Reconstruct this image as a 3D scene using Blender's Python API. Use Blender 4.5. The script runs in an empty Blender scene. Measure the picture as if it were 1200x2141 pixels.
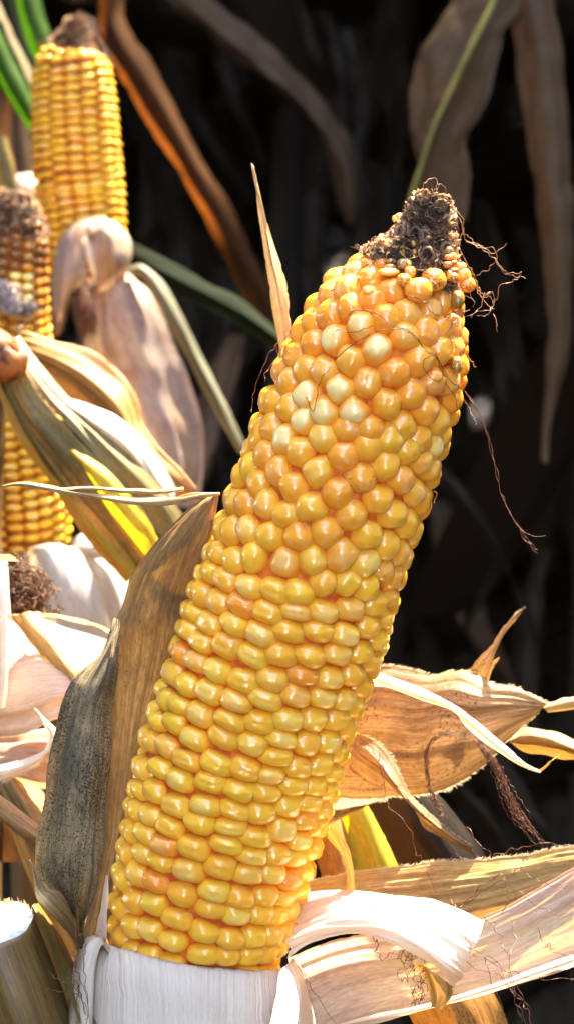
import bpy, bmesh, math, random
import numpy as np
from mathutils import Vector, Matrix, noise
R = random.Random(7)
S = bpy.context.scene
COL = S.collection

# ------------------------------------------------------------------ camera
D = 0.9                      # distance to the plane of focus, metres
PITCH = math.radians(14)
FW = Vector((0, math.cos(PITCH), -math.sin(PITCH)))
UP = Vector((0, math.sin(PITCH), math.cos(PITCH)))
RT = Vector((1, 0, 0))
CEN = Vector((0, 0, 1.0))
CAM = CEN - FW * D
K = 9000.0                   # photograph pixels per metre in the plane of focus
def P(x, y, d=0.0):
    """photo position + depth in mm behind the plane of focus -> point in the field"""
    t = D + d / 1000.0
    return CAM + FW * t + RT * ((x - 600) / K / D * t) + UP * ((1070.5 - y) / K / D * t)

cd = bpy.data.cameras.new('camera'); cam = bpy.data.objects.new('camera', cd); COL.objects.link(cam)
cam.location = CAM
cam.rotation_euler = (math.pi / 2 - PITCH, 0, 0)
cd.sensor_fit = 'VERTICAL'; cd.sensor_height = 24.0
cd.lens = 12.0 / (1070.5 / K / D)
cd.clip_start = 0.02; cd.clip_end = 300
cd.dof.use_dof = True; cd.dof.focus_distance = D - 0.014; cd.dof.aperture_fstop = 15
S.camera = cam

# ------------------------------------------------------------------ light
SUN = Vector((0.31, 0.53, 0.79)).normalized()      # towards the sun: behind, right, high
w = bpy.data.worlds.new('World'); S.world = w; w.use_nodes = True
nt = w.node_tree; nt.nodes.clear()
sky = nt.nodes.new('ShaderNodeTexSky'); sky.sky_type = 'NISHITA'; sky.sun_disc = False
sky.sun_elevation = math.asin(SUN.z)
sky.sun_rotation = math.atan2(SUN.x, SUN.y)
sky.dust_density = 1.5
bg = nt.nodes.new('ShaderNodeBackground'); bg.inputs[1].default_value = 0.15
wo = nt.nodes.new('ShaderNodeOutputWorld')
nt.links.new(sky.outputs[0], bg.inputs[0]); nt.links.new(bg.outputs[0], wo.inputs[0])
sl = bpy.data.lights.new('sun', 'SUN'); sl.energy = 2.0; sl.angle = math.radians(0.53); sl.color = (1.0, 0.94, 0.84)
so = bpy.data.objects.new('sun', sl); COL.objects.link(so)
so.rotation_euler = SUN.to_track_quat('Z', 'Y').to_euler()
S.view_settings.view_transform = 'Standard'; S.view_settings.look = 'None'
S.view_settings.gamma = 1; S.view_settings.use_curve_mapping = False
S.view_settings.exposure = 4.4
S.view_settings.use_white_balance = True; S.view_settings.white_balance_temperature = 8300; S.view_settings.white_balance_tint = 10
S.cycles.max_bounces = 8; S.cycles.diffuse_bounces = 4; S.cycles.transmission_bounces = 4
S.cycles.sample_clamp_indirect = 6.0

# ------------------------------------------------------------------ node helpers
def sc(r, g, b):
    f = lambda c: (c / 12.92 if c <= 0.04045 else ((c + 0.055) / 1.055) ** 2.4)
    return (f(r / 255), f(g / 255), f(b / 255), 1)
class NT:
    def __init__(s, name):
        s.m = bpy.data.materials.new(name); s.m.use_nodes = True; s.t = s.m.node_tree; s.t.nodes.clear()
    def n(s, typ, ins=None, **kw):
        nd = s.t.nodes.new(typ)
        for k, v in kw.items(): setattr(nd, k, v)
        for k, v in (ins or {}).items(): s.set(nd, k, v)
        return nd
    def set(s, nd, k, v):
        i = nd.inputs[k]
        if isinstance(v, bpy.types.NodeSocket): s.t.links.new(v, i)
        else: i.default_value = v
    def math(s, op, a, b=0.0, c=0.0, clamp=False):
        nd = s.n('ShaderNodeMath', {0: a, 1: b, 2: c}, operation=op); nd.use_clamp = clamp
        return nd.outputs[0]
    def mix(s, f, a, b, mode='MIX'):
        nd = s.n('ShaderNodeMix', data_type='RGBA', blend_type=mode)
        s.set(nd, 0, f); s.set(nd, 6, a); s.set(nd, 7, b)
        return nd.outputs[2]
    def ramp(s, f, lo, hi):
        nd = s.n('ShaderNodeMapRange', {0: f, 1: lo, 2: hi}, interpolation_type='SMOOTHSTEP')
        return nd.outputs[0]
    def noise(s, vec, scale=1.0, detail=3.0, rough=0.55, dist=0.0):
        nd = s.n('ShaderNodeTexNoise', {'Vector': vec, 'Scale': scale, 'Detail': detail, 'Roughness': rough, 'Distortion': dist})
        return nd.outputs[0]
    def scaled(s, vec, xyz, off=None):
        nd = s.n('ShaderNodeVectorMath', {0: vec, 1: xyz}, operation='MULTIPLY')
        o = nd.outputs[0]
        if off is not None:
            nd = s.n('ShaderNodeVectorMath', {0: o, 1: off}, operation='ADD'); o = nd.outputs[0]
        return o
    def out(s, sh, disp=None):
        o = s.n('ShaderNodeOutputMaterial', {0: sh}); return s.m

def husk_mat(name, base, vein, blotch=None, blotch_amt=0.5, spots=None, spot_amt=0.0, transl=0.35, tcol=None,
             rough=0.55, bump=0.35, vein_amt=0.6, patch=None, patch_amt=0.0, spec=0.3, vf=1.0, blotch_scale=1.0, grain=.35, ss=1.0):
    """dry leaf tissue: fibres run along V of the UV map (UV is in metres)"""
    t = NT(name)
    uv = t.n('ShaderNodeUVMap', uv_map='UVMap').outputs[0]
    geo = t.n('ShaderNodeTexCoord').outputs['Object']
    fine = t.noise(t.scaled(uv, (2600 * vf, 26, 1)), 1, 2)
    mid = t.noise(t.scaled(uv, (700 * vf, 12, 1), (7, 3, 0)), 1, 3)
    wide = t.noise(t.scaled(uv, (160, 22, 1), (31, 5, 0)), 1, 4, 0.6)
    blot = t.noise(t.scaled(uv, (95 * blotch_scale, 42 * blotch_scale, 1), (3, 77, 0)), 1, 5, 0.62)
    c = t.mix(t.math('MULTIPLY', t.ramp(fine, 0.35, 0.7), vein_amt * 0.6), base, vein)
    c = t.mix(t.math('MULTIPLY', t.ramp(mid, 0.42, 0.66), vein_amt), c, vein)
    if patch: c = t.mix(t.math('MULTIPLY', t.ramp(wide, 0.45, 0.66), patch_amt), c, patch)
    if blotch: c = t.mix(t.math('MULTIPLY', t.ramp(blot, 0.42, 0.68), blotch_amt), c, blotch)
    if spots:
        sp = t.noise(t.scaled(uv, (1700 * ss, 1200 * ss, 1)), 1, 3, 0.6)
        dens = t.noise(t.scaled(uv, (130, 70, 1), (9, 9, 0)), 1, 3)
        thr = t.math('MULTIPLY_ADD', dens, -0.34, 0.90 - 0.12 * spot_amt)
        f = t.math('MULTIPLY', t.math('SUBTRACT', sp, thr), 14.0, clamp=True)
        c = t.mix(t.math('MULTIPLY', f, 0.85), c, spots)
    gr = t.noise(t.scaled(uv, (1900 * vf, 320, 1), (13, 1, 0)), 1, 5, 0.75)
    gv = t.math('MULTIPLY_ADD', t.math('SUBTRACT', gr, 0.5), grain * 4.0, 1.0)
    c = t.mix(1.0, c, t.n('ShaderNodeCombineColor', {0: gv, 1: gv, 2: gv}).outputs[0], 'MULTIPLY')
    h = t.math('ADD', t.math('ADD', t.math('MULTIPLY', fine, 0.35), t.math('MULTIPLY', gr, .4)), mid)
    bp = t.n('ShaderNodeBump', {'Strength': bump, 'Distance': 0.0006, 'Height': h})
    pb = t.n('ShaderNodeBsdfPrincipled', {'Base Color': c, 'Roughness': rough, 'Specular IOR Level': spec, 'Normal': bp.outputs[0]})
    tc = t.mix(1.0, c, tcol or (1, 0.72, 0.42, 1), 'MULTIPLY')
    tr = t.n('ShaderNodeBsdfTranslucent', {'Color': tc, 'Normal': bp.outputs[0]})
    mx = t.n('ShaderNodeMixShader', {0: transl, 1: pb.outputs[0], 2: tr.outputs[0]})
    return t.out(mx.outputs[0])

def plain_mat(name, c1, c2, scale=200, rough=0.6, bump=0.3, spec=0.3, dist=0.001, lo=.35, hi=.65, coat=0, stretch=(1, 1, 1), sss=0, transl=0):
    t = NT(name)
    g = t.n('ShaderNodeTexCoord').outputs['Object']
    n1 = t.noise(t.scaled(g, stretch), scale, 4, 0.6)
    c = t.mix(t.ramp(n1, lo, hi), c1, c2)
    bp = t.n('ShaderNodeBump', {'Strength': bump, 'Distance': dist, 'Height': n1})
    pb = t.n('ShaderNodeBsdfPrincipled', {'Base Color': c, 'Roughness': rough, 'Specular IOR Level': spec, 'Coat Weight': coat, 'Normal': bp.outputs[0],
                                          'Subsurface Weight': sss, 'Subsurface Scale': 0.002, 'Subsurface Radius': (1, .6, .3)})
    sh = pb.outputs[0]
    if transl:
        tr = t.n('ShaderNodeBsdfTranslucent', {'Color': c})
        sh = t.n('ShaderNodeMixShader', {0: transl, 1: sh, 2: tr.outputs[0]}).outputs[0]
    return t.out(sh)

def kernel_mat(name, yellow, orange, seam, pale, dirt=(0.03, 0.02, 0.015, 1), sss=0.45, rough=0.3, coat=0.6):
    t = NT(name)
    oi = t.n('ShaderNodeObjectInfo')
    at = t.n('ShaderNodeAttribute', attribute_name='kvar')
    var = t.n('ShaderNodeVectorMath', {0: oi.outputs['Color'], 1: at.outputs['Vector']}, operation='ADD').outputs[0]
    sp = t.n('ShaderNodeSeparateXYZ', {0: var})
    crown = t.n('ShaderNodeAttribute', attribute_name='crown').outputs['Fac']
    rnd = t.math('MULTIPLY', oi.outputs['Random'], 40.0)
    off = t.n('ShaderNodeCombineXYZ', {0: rnd, 1: rnd, 2: rnd}).outputs[0]
    pos = t.n('ShaderNodeTexCoord').outputs['Object']
    po = t.n('ShaderNodeVectorMath', {0: pos, 1: off}, operation='ADD').outputs[0]
    nz = t.noise(po, 1.3, 2)
    base = t.mix(t.math('ADD', sp.outputs[0], t.math('MULTIPLY', t.math('SUBTRACT', nz, 0.5), 0.8), clamp=True), yellow, orange)
    # translucent horny flank round the floury crown
    edge = t.ramp(t.math('ADD', crown, t.math('MULTIPLY', t.math('SUBTRACT', nz, 0.5), 0.35)), 0.15, 0.62)
    c = t.mix(edge, seam, base)
    cap = t.math('MULTIPLY', t.ramp(t.math('ADD', crown, t.math('MULTIPLY', nz, 0.5)), 0.9, 1.25), sp.outputs[1])
    c = t.mix(t.math('MINIMUM', cap, 1.0), c, pale)
    fl = t.math('MULTIPLY', t.math('MULTIPLY', t.ramp(t.noise(po, 2.1, 4, .65), .52, .72), t.math('MINIMUM', sp.outputs[0], 1.0)), .45)
    c = t.mix(fl, c, sc(244, 214, 196))
    d1 = t.noise(po, 6.0, 3, 0.6)
    dthr = t.math('SUBTRACT', 0.74, t.math('MULTIPLY', sp.outputs[2], 0.24))
    df = t.math('MULTIPLY', t.math('SUBTRACT', d1, dthr), 12.0, clamp=True)
    c = t.mix(t.math('MULTIPLY', df, 0.75), c, dirt)
    bp = t.n('ShaderNodeBump', {'Strength': 0.35, 'Distance': 0.0005, 'Height': t.noise(po, 1.7, 3)})
    pb = t.n('ShaderNodeBsdfPrincipled', {'Base Color': c, 'Roughness': rough, 'Specular IOR Level': 0.25,
        'Subsurface Weight': sss, 'Subsurface Scale': 0.0016, 'Subsurface Radius': (1.0, 0.68, 0.30),
        'Coat Weight': coat, 'Coat Roughness': t.math('MULTIPLY_ADD', t.ramp(t.noise(po, .9, 2), .4, .7), .16, .03), 'Coat IOR': 1.7, 'Normal': bp.outputs[0]})
    return t.out(pb.outputs[0])

# ------------------------------------------------------------------ object helpers
def link(o, parent=None):
    COL.objects.link(o)
    if parent is not None: o.parent = parent
    return o
def tag(o, label=None, cat=None, group=None, kind=None):
    if label: o['label'] = label
    if cat: o['category'] = cat
    if group: o['group'] = group
    if kind: o['kind'] = kind
    return o
def thing(name, loc, label, cat, group=None):
    o = bpy.data.objects.new(name, None); o.empty_display_size = 0.01
    o.location = loc; link(o); tag(o, label, cat, group)
    bpy.context.view_layer.update()
    return o
def mesh_obj(name, verts, faces, mats, parent=None, smooth=True, uvs=None, midx=None, label=None, kind=None, attrs=None):
    """verts are field coordinates; stored relative to the parent"""
    off = Vector((0, 0, 0)); q_ = parent
    while q_ is not None: off = off + q_.location; q_ = q_.parent
    me = bpy.data.meshes.new(name)
    v = np.array([tuple(a) for a in verts], dtype=float) - np.array(off)[None, :]
    me.from_pydata(v.tolist(), [], faces)
    for m in (mats if isinstance(mats, (list, tuple)) else [mats]): me.materials.append(m)
    if smooth: me.polygons.foreach_set('use_smooth', [True] * len(me.polygons))
    if midx is not None: me.polygons.foreach_set('material_index', midx)
    if uvs is not None:
        ul = me.uv_layers.new(name='UVMap')
        li = np.zeros(len(me.loops), dtype=np.int32); me.loops.foreach_get('vertex_index', li)
        ul.data.foreach_set('uv', np.array(uvs, dtype=np.float32)[li].ravel())
    if attrs:
        for k, (typ, vals) in attrs.items():
            a = me.attributes.new(k, typ, 'POINT')
            a.data.foreach_set('vector' if typ == 'FLOAT_VECTOR' else 'value', np.array(vals, dtype=np.float32).ravel())
    me.update()
    o = bpy.data.objects.new(name, me); link(o, parent)
    if label: o['label'] = label
    if kind: o['kind'] = kind
    return o

def catmull(pts, n):
    """n points along a Catmull-Rom curve, chord-length parametrised"""
    p = np.array([tuple(q) for q in pts], dtype=float)
    if len(p) == 2: return p[0][None] + (p[1] - p[0])[None] * np.linspace(0, 1, n)[:, None]
    L = np.concatenate([[0], np.cumsum(np.linalg.norm(np.diff(p, axis=0), axis=1) + 1e-9)])
    ex = np.vstack([2 * p[0] - p[1], p, 2 * p[-1] - p[-2]])
    out = []
    for s in np.linspace(0, L[-1], n):
        i = min(int(np.searchsorted(L, s, side='right')) - 1, len(p) - 2)
        t = (s - L[i]) / (L[i + 1] - L[i])
        a, b, c, d = ex[i], ex[i + 1], ex[i + 2], ex[i + 3]
        out.append(0.5 * ((2 * b) + (-a + c) * t + (2 * a - 5 * b + 4 * c - d) * t * t + (-a + 3 * b - 3 * c + d) * t ** 3))
    return np.array(out)

def nz3(x, y, z=0.0): return noise.noise(Vector((x, y, z)))

def grid_mesh(name, G, mat, parent, thick=0.0, label=None, rag=0.0003, ridge=0.0, wob=0.0, seed=0.0, ridges=14, closed=False, uvscale=1.0, crk=.0004, crease=.0012):
    """G[i][j]: i along the fibres, j across"""
    n, m, _ = G.shape
    du = np.gradient(G, axis=1); dv = np.gradient(G, axis=0)
    N = np.cross(du, dv); N /= (np.linalg.norm(N, axis=2, keepdims=True) + 1e-12)
    W = np.linalg.norm(np.diff(G, axis=1), axis=2).sum(1).mean(); Lc = np.linalg.norm(np.diff(G, axis=0), axis=2).sum(0).mean()
    G2 = G.copy()
    for i in range(n):
        for j in range(m):
            u = j / (m - 1); v = i / (n - 1)
            h = 0
            if ridge: h += ridge * nz3(u * ridges + seed, v * 1.6 + seed * 3, 1.7)
            h -= crease * abs(nz3(u * W / .0045 + seed * 2.3 + .5 * nz3(u * 2, v * 3, seed), v * Lc / .05 + seed, 6.6))
            h += crk * (nz3(u * W / .0035 + seed * 7, v * Lc / .011 + seed, 8.2) + .5 * nz3(u * W / .0015 + seed, v * Lc / .02, 3.3))
            if wob: h += wob * nz3(u * 2.2 + seed * 5, v * Lc / 0.012 + seed, 4.1)
            G2[i, j] += N[i, j] * h
    if rag:
        for i in range(n):
            for j, s in ((0, 1), (m - 1, -1)):
                v = i * Lc / n
                a = rag * max(0, nz3(v * 260 + seed * 11, j * 3.3, seed) * 1.6 + nz3(v * 900, j, seed) * 0.9)
                G2[i, j] += s * du[i, j] / (np.linalg.norm(du[i, j]) + 1e-9) * a
    verts = G2.reshape(-1, 3)
    faces = []
    for i in range(n - 1):
        for j in range(m - 1):
            a = i * m + j
            faces.append((a, a + 1, a + m + 1, a + m))
    uvs = [((j / (m - 1)) * W * uvscale + seed * 0.37, (i / (n - 1)) * Lc * uvscale + seed * 0.21) for i in range(n) for j in range(m)]
    o = mesh_obj(name, verts, faces, mat, parent, uvs=uvs, label=label)
    if thick:
        md = o.modifiers.new('thickness', 'SOLIDIFY'); md.thickness = thick; md.offset = 0
    return o, G2

def sheet(name, rails, mat, parent, n=None, m=14, off=(0, 0), dz=0, **kw):
    """a leaf surface through rails; every rail is a line of (x, y, depth) from base to tip"""
    rr = [np.array([tuple(P(x + off[0], y + off[1], d + dz)) for x, y, d in r]) for r in rails]
    L = max(np.linalg.norm(np.diff(r, axis=0), axis=1).sum() for r in rr)
    n = n or int(min(90, max(16, L / 0.0011)))
    rs = [catmull(r, n) for r in rr]
    G = np.zeros((n, m, 3))
    for i in range(n): G[i] = catmull([r[i] for r in rs], m) if len(rs) > 2 else (rs[0][i][None] + (rs[1][i] - rs[0][i])[None] * np.linspace(0, 1, m)[:, None])
    return grid_mesh(name, G, mat, parent, **kw)

def two_rail(left, right, bulge=4.0, d=None):
    """add a middle rail, bulged towards (+) or away from the viewer by bulge mm"""
    n = max(len(left), len(right))
    a = catmull(left, n); b = catmull(right, n)
    mid = (a + b) / 2; mid[:, 2] -= bulge
    return [[tuple(q) for q in a], [tuple(q) for q in mid], [tuple(q) for q in b]]

def edge_hairs(name, G, col, mat, parent, count=300, length=0.0012, dirsign=1, seed=1):
    """fine hairs along one edge of a leaf surface"""
    rr = random.Random(seed); n, m, _ = G.shape
    V, F = [], []
    j = 0 if col == 0 else m - 1; jj = 1 if col == 0 else m - 2
    for k in range(count):
        f = rr.random() * (n - 1.01); i = int(f); t = f - i
        p = G[i, j] * (1 - t) + G[i + 1, j] * t
        o = p - G[i, jj]; o /= (np.linalg.norm(o) + 1e-9)
        al = G[i + 1, j] - G[i, j]; al /= (np.linalg.norm(al) + 1e-9)
        dr = o + al * rr.uniform(-0.2, 0.9) * dirsign + np.array([rr.uniform(-.4, .4) for _ in range(3)])
        dr /= np.linalg.norm(dr)
        Ln = length * rr.uniform(0.4, 1.3); wd = 0.00003
        b = len(V)
        V += [p - o * 0.0002 - al * wd, p - o * 0.0002 + al * wd, p + dr * Ln * 0.6 + al * wd * 0.7, p + dr * Ln + np.array([0, 0, -0.15 * Ln])]
        F += [(b, b + 1, b + 2), (b, b + 2, b + 3)]
    return mesh_obj(name, V, F, mat, parent, smooth=False, kind='stuff')

def tube_geo(V, F, pts, r0, r1=None, sides=5, n=None, flat=1.0):
    r1 = r0 if r1 is None else r1
    c = catmull(pts, n or max(6, len(pts) * 5)) if len(pts) > 1 else np.array(pts)
    T = np.gradient(c, axis=0); T /= (np.linalg.norm(T, axis=1, keepdims=True) + 1e-12)
    ref = np.array([0.3, 0.9, 0.31]); b0 = len(V)
    for i, p in enumerate(c):
        a = np.cross(T[i], ref); a /= (np.linalg.norm(a) + 1e-9); b = np.cross(T[i], a)
        r = r0 + (r1 - r0) * i / (len(c) - 1)
        for k in range(sides):
            an = 2 * math.pi * k / sides
            V.append(p + a * math.cos(an) * r + b * math.sin(an) * r * flat)
    for i in range(len(c) - 1):
        for k in range(sides):
            q = b0 + i * sides; k2 = (k + 1) % sides
            F.append((q + k, q + k2, q + sides + k2, q + sides + k))
    F.append(tuple(b0 + k for k in range(sides))[::-1]); F.append(tuple(b0 + (len(c) - 1) * sides + k for k in range(sides)))
def silk(name, lines, mat, parent, r=0.00011, label=None, kind=None, wig=0.0004, seed=3, split=False):
    if split:
        for k_, l_ in enumerate(lines): silk(name, [l_], mat, parent, r, label, None, wig, seed + k_)
        return
    rr = random.Random(seed); V, F = [], []
    for ln in lines:
        pts = [np.array(tuple(P(*q))) for q in ln]
        pts = catmull(pts, max(len(pts) * 3, 6))
        ph = rr.random() * 50
        pts = [p + np.array([nz3(i * .9 + ph, 1, 1), nz3(i * .9, ph, 5), nz3(ph, i * .9, 9)]) * wig for i, p in enumerate(pts)]
        tube_geo(V, F, pts, r, r * 0.55, 4)
    return mesh_obj(name, V, F, mat, parent, label=label, kind=kind)

def loft(name, centers, radii, mat, parent, sides=28, n=40, bump=0.0, bscale=300, label=None, cap=True, up=None, groove=0):
    c = catmull(centers, n); r = np.interp(np.linspace(0, 1, n), np.linspace(0, 1, len(radii)), radii)
    T = np.gradient(c, axis=0); T /= np.linalg.norm(T, axis=1, keepdims=True)
    ref = np.array(tuple(up or (0, -1, 0.2)))
    V, F, U = [], [], []
    for i in range(n):
        a = np.cross(T[i], ref); a /= np.linalg.norm(a); b = np.cross(T[i], a)
        for k in range(sides):
            an = 2 * math.pi * k / sides
            q = a * math.cos(an) + b * math.sin(an)
            p = c[i] + q * r[i] * (1 + groove * math.cos(an * 9))
            if bump: p = p + q * bump * noise.noise(Vector(tuple(p)) * bscale)
            V.append(p); U.append((an * r[i], i / (n - 1) * np.linalg.norm(c[-1] - c[0])))
    for i in range(n - 1):
        for k in range(sides):
            k2 = (k + 1) % sides
            F.append((i * sides + k, i * sides + k2, (i + 1) * sides + k2, (i + 1) * sides + k))
    if cap:
        F.append(tuple(range(sides))[::-1]); F.append(tuple((n - 1) * sides + k for k in range(sides)))
    return mesh_obj(name, V, F, mat, parent, uvs=U, label=label)

# ------------------------------------------------------------------ materials
M = {}
M['kernel'] = kernel_mat('kernel_skin', sc(255, 195, 68), sc(255, 158, 58), sc(252, 148, 46), sc(255, 224, 160), sss=.6, rough=.36)
M['kernel_far'] = kernel_mat('kernel_skin_small', sc(240, 190, 50), sc(228, 140, 30), sc(176, 84, 16), sc(240, 225, 150), sss=0.25, rough=.4, coat=.3)
M['cob'] = plain_mat('cob_chaff', sc(226, 124, 44), sc(196, 84, 40), 500)
M['cobfar'] = plain_mat('dark_cob_chaff', sc(176, 84, 30), sc(130, 54, 26), 500)
M['tip'] = plain_mat('withered_cob_tip', sc(92, 74, 60), sc(36, 29, 24), 420, rough=.9, bump=.8)
M['chaff_dark'] = plain_mat('dark_chaff', sc(128, 104, 84), sc(62, 50, 42), 600, rough=.85, transl=.2)
M['chaff_pale'] = plain_mat('pale_chaff', sc(205, 175, 140), sc(150, 115, 88), 600, rough=.7, transl=.3)
M['silk'] = plain_mat('brown_silk', sc(128, 74, 52), sc(70, 38, 28), 900, rough=.45, spec=.5, transl=.15)
M['silk_pale'] = plain_mat('tan_silk', sc(190, 150, 115), sc(130, 90, 62), 900, rough=.45, spec=.5, transl=.25)
M['hair'] = plain_mat('leaf_hair', sc(235, 220, 195), sc(210, 190, 160), 900, rough=.5, transl=.4)
M['white'] = husk_mat('pale_inner_husk', grain=.10, base=sc(236, 226, 214), vein=sc(222, 205, 186), blotch=sc(226, 196, 176), blotch_amt=0.35, transl=.32, tcol=(1, .86, .68, 1), vein_amt=.55, bump=.5, spec=.4, rough=.45)
M['sleeve'] = husk_mat('silvery_husk', sc(232, 222, 212), sc(212, 198, 184), sc(214, 186, 166), 0.25, spots=sc(206, 150, 118), spot_amt=.1, transl=.25, tcol=(1, .85, .66, 1), vein_amt=.7, bump=.7, rough=.38, spec=.5, vf=1.0, grain=.10)
M['pinkish'] = husk_mat('pink_streaked_husk', sc(222, 200, 176), sc(196, 164, 138), sc(192, 140, 140), 0.5, spots=sc(90, 80, 50), spot_amt=.1, transl=.34, vein_amt=.6, bump=.5, patch=sc(196, 178, 120), patch_amt=.4)
M['mauve'] = husk_mat('mauve_husk', sc(162, 146, 140), sc(138, 118, 112), sc(120, 84, 66), 0.85, grain=.4, transl=.14, tcol=(1,.8,.6,1), vein_amt=.5, bump=.5, patch=sc(170, 150, 110), patch_amt=.5)
M['greygreen'] = husk_mat('grey_green_blade', sc(92, 94, 78), sc(72, 74, 60), sc(74, 66, 50), 0.6, transl=.12, vein_amt=.5, grain=.4)
M['cream'] = husk_mat('cream_pink_husk', sc(228, 204, 180), sc(204, 172, 146), sc(206, 150, 146), 0.5, spots=sc(150, 90, 80), spot_amt=-.1, transl=.3, tcol=(1, .82, .6, 1), vein_amt=.7, bump=.6, rough=.45, grain=.2, blotch_scale=.6)
M['glow'] = husk_mat('thin_brown_leaf', sc(96, 66, 44), sc(70, 48, 34), sc(60, 40, 26), 0.6, transl=.62, tcol=(1, .58, .22, 1), vein_amt=.4, spec=.05, rough=.8)
M['straw'] = husk_mat('straw_husk', sc(190, 158, 108), sc(144, 108, 62), sc(150, 140, 80), 0.5, spots=sc(60, 50, 36), spot_amt=.5, transl=.24, grain=.5, vein_amt=.8, bump=.7)
M['brown'] = husk_mat('brown_husk', sc(170, 140, 104), sc(106, 78, 52), sc(96, 70, 48), 0.7, grain=.5, spots=sc(34, 28, 24), spot_amt=1.15, transl=.15, tcol=(1, .82, .58, 1), vein_amt=.9, bump=1.0)
M['mould'] = husk_mat('mouldy_dark_husk', sc(150, 128, 96), sc(98, 86, 64), sc(70, 67, 56), 0.8, spots=sc(22, 20, 20), spot_amt=1.75, transl=.06, vein_amt=.8, bump=1.0, patch=sc(168, 130, 70), patch_amt=.75, rough=.7, blotch_scale=1.1, grain=.8, ss=1.5)
M['backbrown'] = husk_mat('weathered_brown_husk', sc(158, 126, 80), sc(110, 84, 52), sc(96, 66, 44), 0.6, spots=sc(24, 20, 18), spot_amt=.7, grain=.6, transl=.08, tcol=(1, .8, .5, 1), vein_amt=.9, bump=1.0, rough=.6)
M['twist'] = husk_mat('pale_dried_husk', sc(206, 178, 132), sc(160, 126, 80), sc(140, 104, 62), 0.4, spots=sc(70, 50, 34), spot_amt=.4, transl=.14, tcol=(1, .85, .6, 1), vein_amt=.7, bump=.8)
M['leaf_orange'] = husk_mat('orange_brown_leaf', sc(172, 122, 64), sc(130, 88, 42), sc(92, 68, 44), 0.5, spots=sc(30, 24, 20), spot_amt=1.1, transl=.12, grain=.5, tcol=(1, .7, .35, 1), vein_amt=.4)
M['leaf_turning'] = husk_mat('turning_leaf', sc(100, 98, 56), sc(128, 98, 72), sc(72, 72, 42), 0.8, grain=.5, spots=sc(40, 30, 24), spot_amt=1.0, transl=.14, tcol=(1, .85, .4, 1), vein_amt=.5, patch=sc(150, 104, 60), patch_amt=.8)
M['leaf_yellow'] = husk_mat('yellow_leaf', sc(198, 184, 66), sc(160, 156, 50), sc(180, 130, 56), 0.8, spots=sc(110, 70, 30), spot_amt=.6, transl=.35, tcol=(1, .95, .4, 1), vein_amt=.5)
M['leaf_grey'] = husk_mat('grey_and_sunlit_leaf', sc(196, 196, 188), sc(160, 164, 150), sc(140, 134, 110), 0.5, transl=.25, vein_amt=.5, spec=.6, rough=.35)
M['leaf_green'] = husk_mat('green_leaf', sc(52, 92, 26), sc(36, 68, 22), sc(84, 132, 40), 0.4, transl=.45, tcol=(.8, 1, .25, 1), vein_amt=.5)
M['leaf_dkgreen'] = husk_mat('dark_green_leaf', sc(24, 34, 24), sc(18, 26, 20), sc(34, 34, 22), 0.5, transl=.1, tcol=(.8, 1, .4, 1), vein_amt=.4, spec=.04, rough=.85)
M['leaf_dead'] = husk_mat('dead_leaf', sc(100, 82, 67), sc(72, 57, 45), sc(82, 64, 38), 0.6, transl=.35, tcol=(1, .55, .2, 1), vein_amt=.5, spots=sc(40, 30, 26), spot_amt=0)
M['leaf_dead_shaded'] = husk_mat('shade_toned_dead_leaf', sc(38, 28, 22), sc(26, 19, 15), sc(34, 22, 12), 0.6, transl=.3, tcol=(1, .5, .15, 1), vein_amt=.4)  # darkened copy of the dead leaf; deep shade is put into the colour
M['midrib'] = plain_mat('leaf_midrib', sc(150, 152, 84), sc(120, 124, 70), 120, transl=.2)
M['stalk'] = husk_mat('corn_stalk_rind', sc(112, 84, 46), sc(80, 52, 34), sc(96, 98, 44), 0.7, spots=sc(120, 44, 26), spot_amt=.2, transl=0, vein_amt=.6, rough=.35, spec=.5, blotch_scale=.5)
M['pith'] = plain_mat('stalk_pith', sc(214, 224, 214), sc(176, 196, 190), 900, rough=.8, bump=.6, sss=.2)
M['soil'] = plain_mat('dark_soil', sc(62, 48, 38), sc(36, 28, 22), 14, rough=.95, dist=.02)

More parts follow.
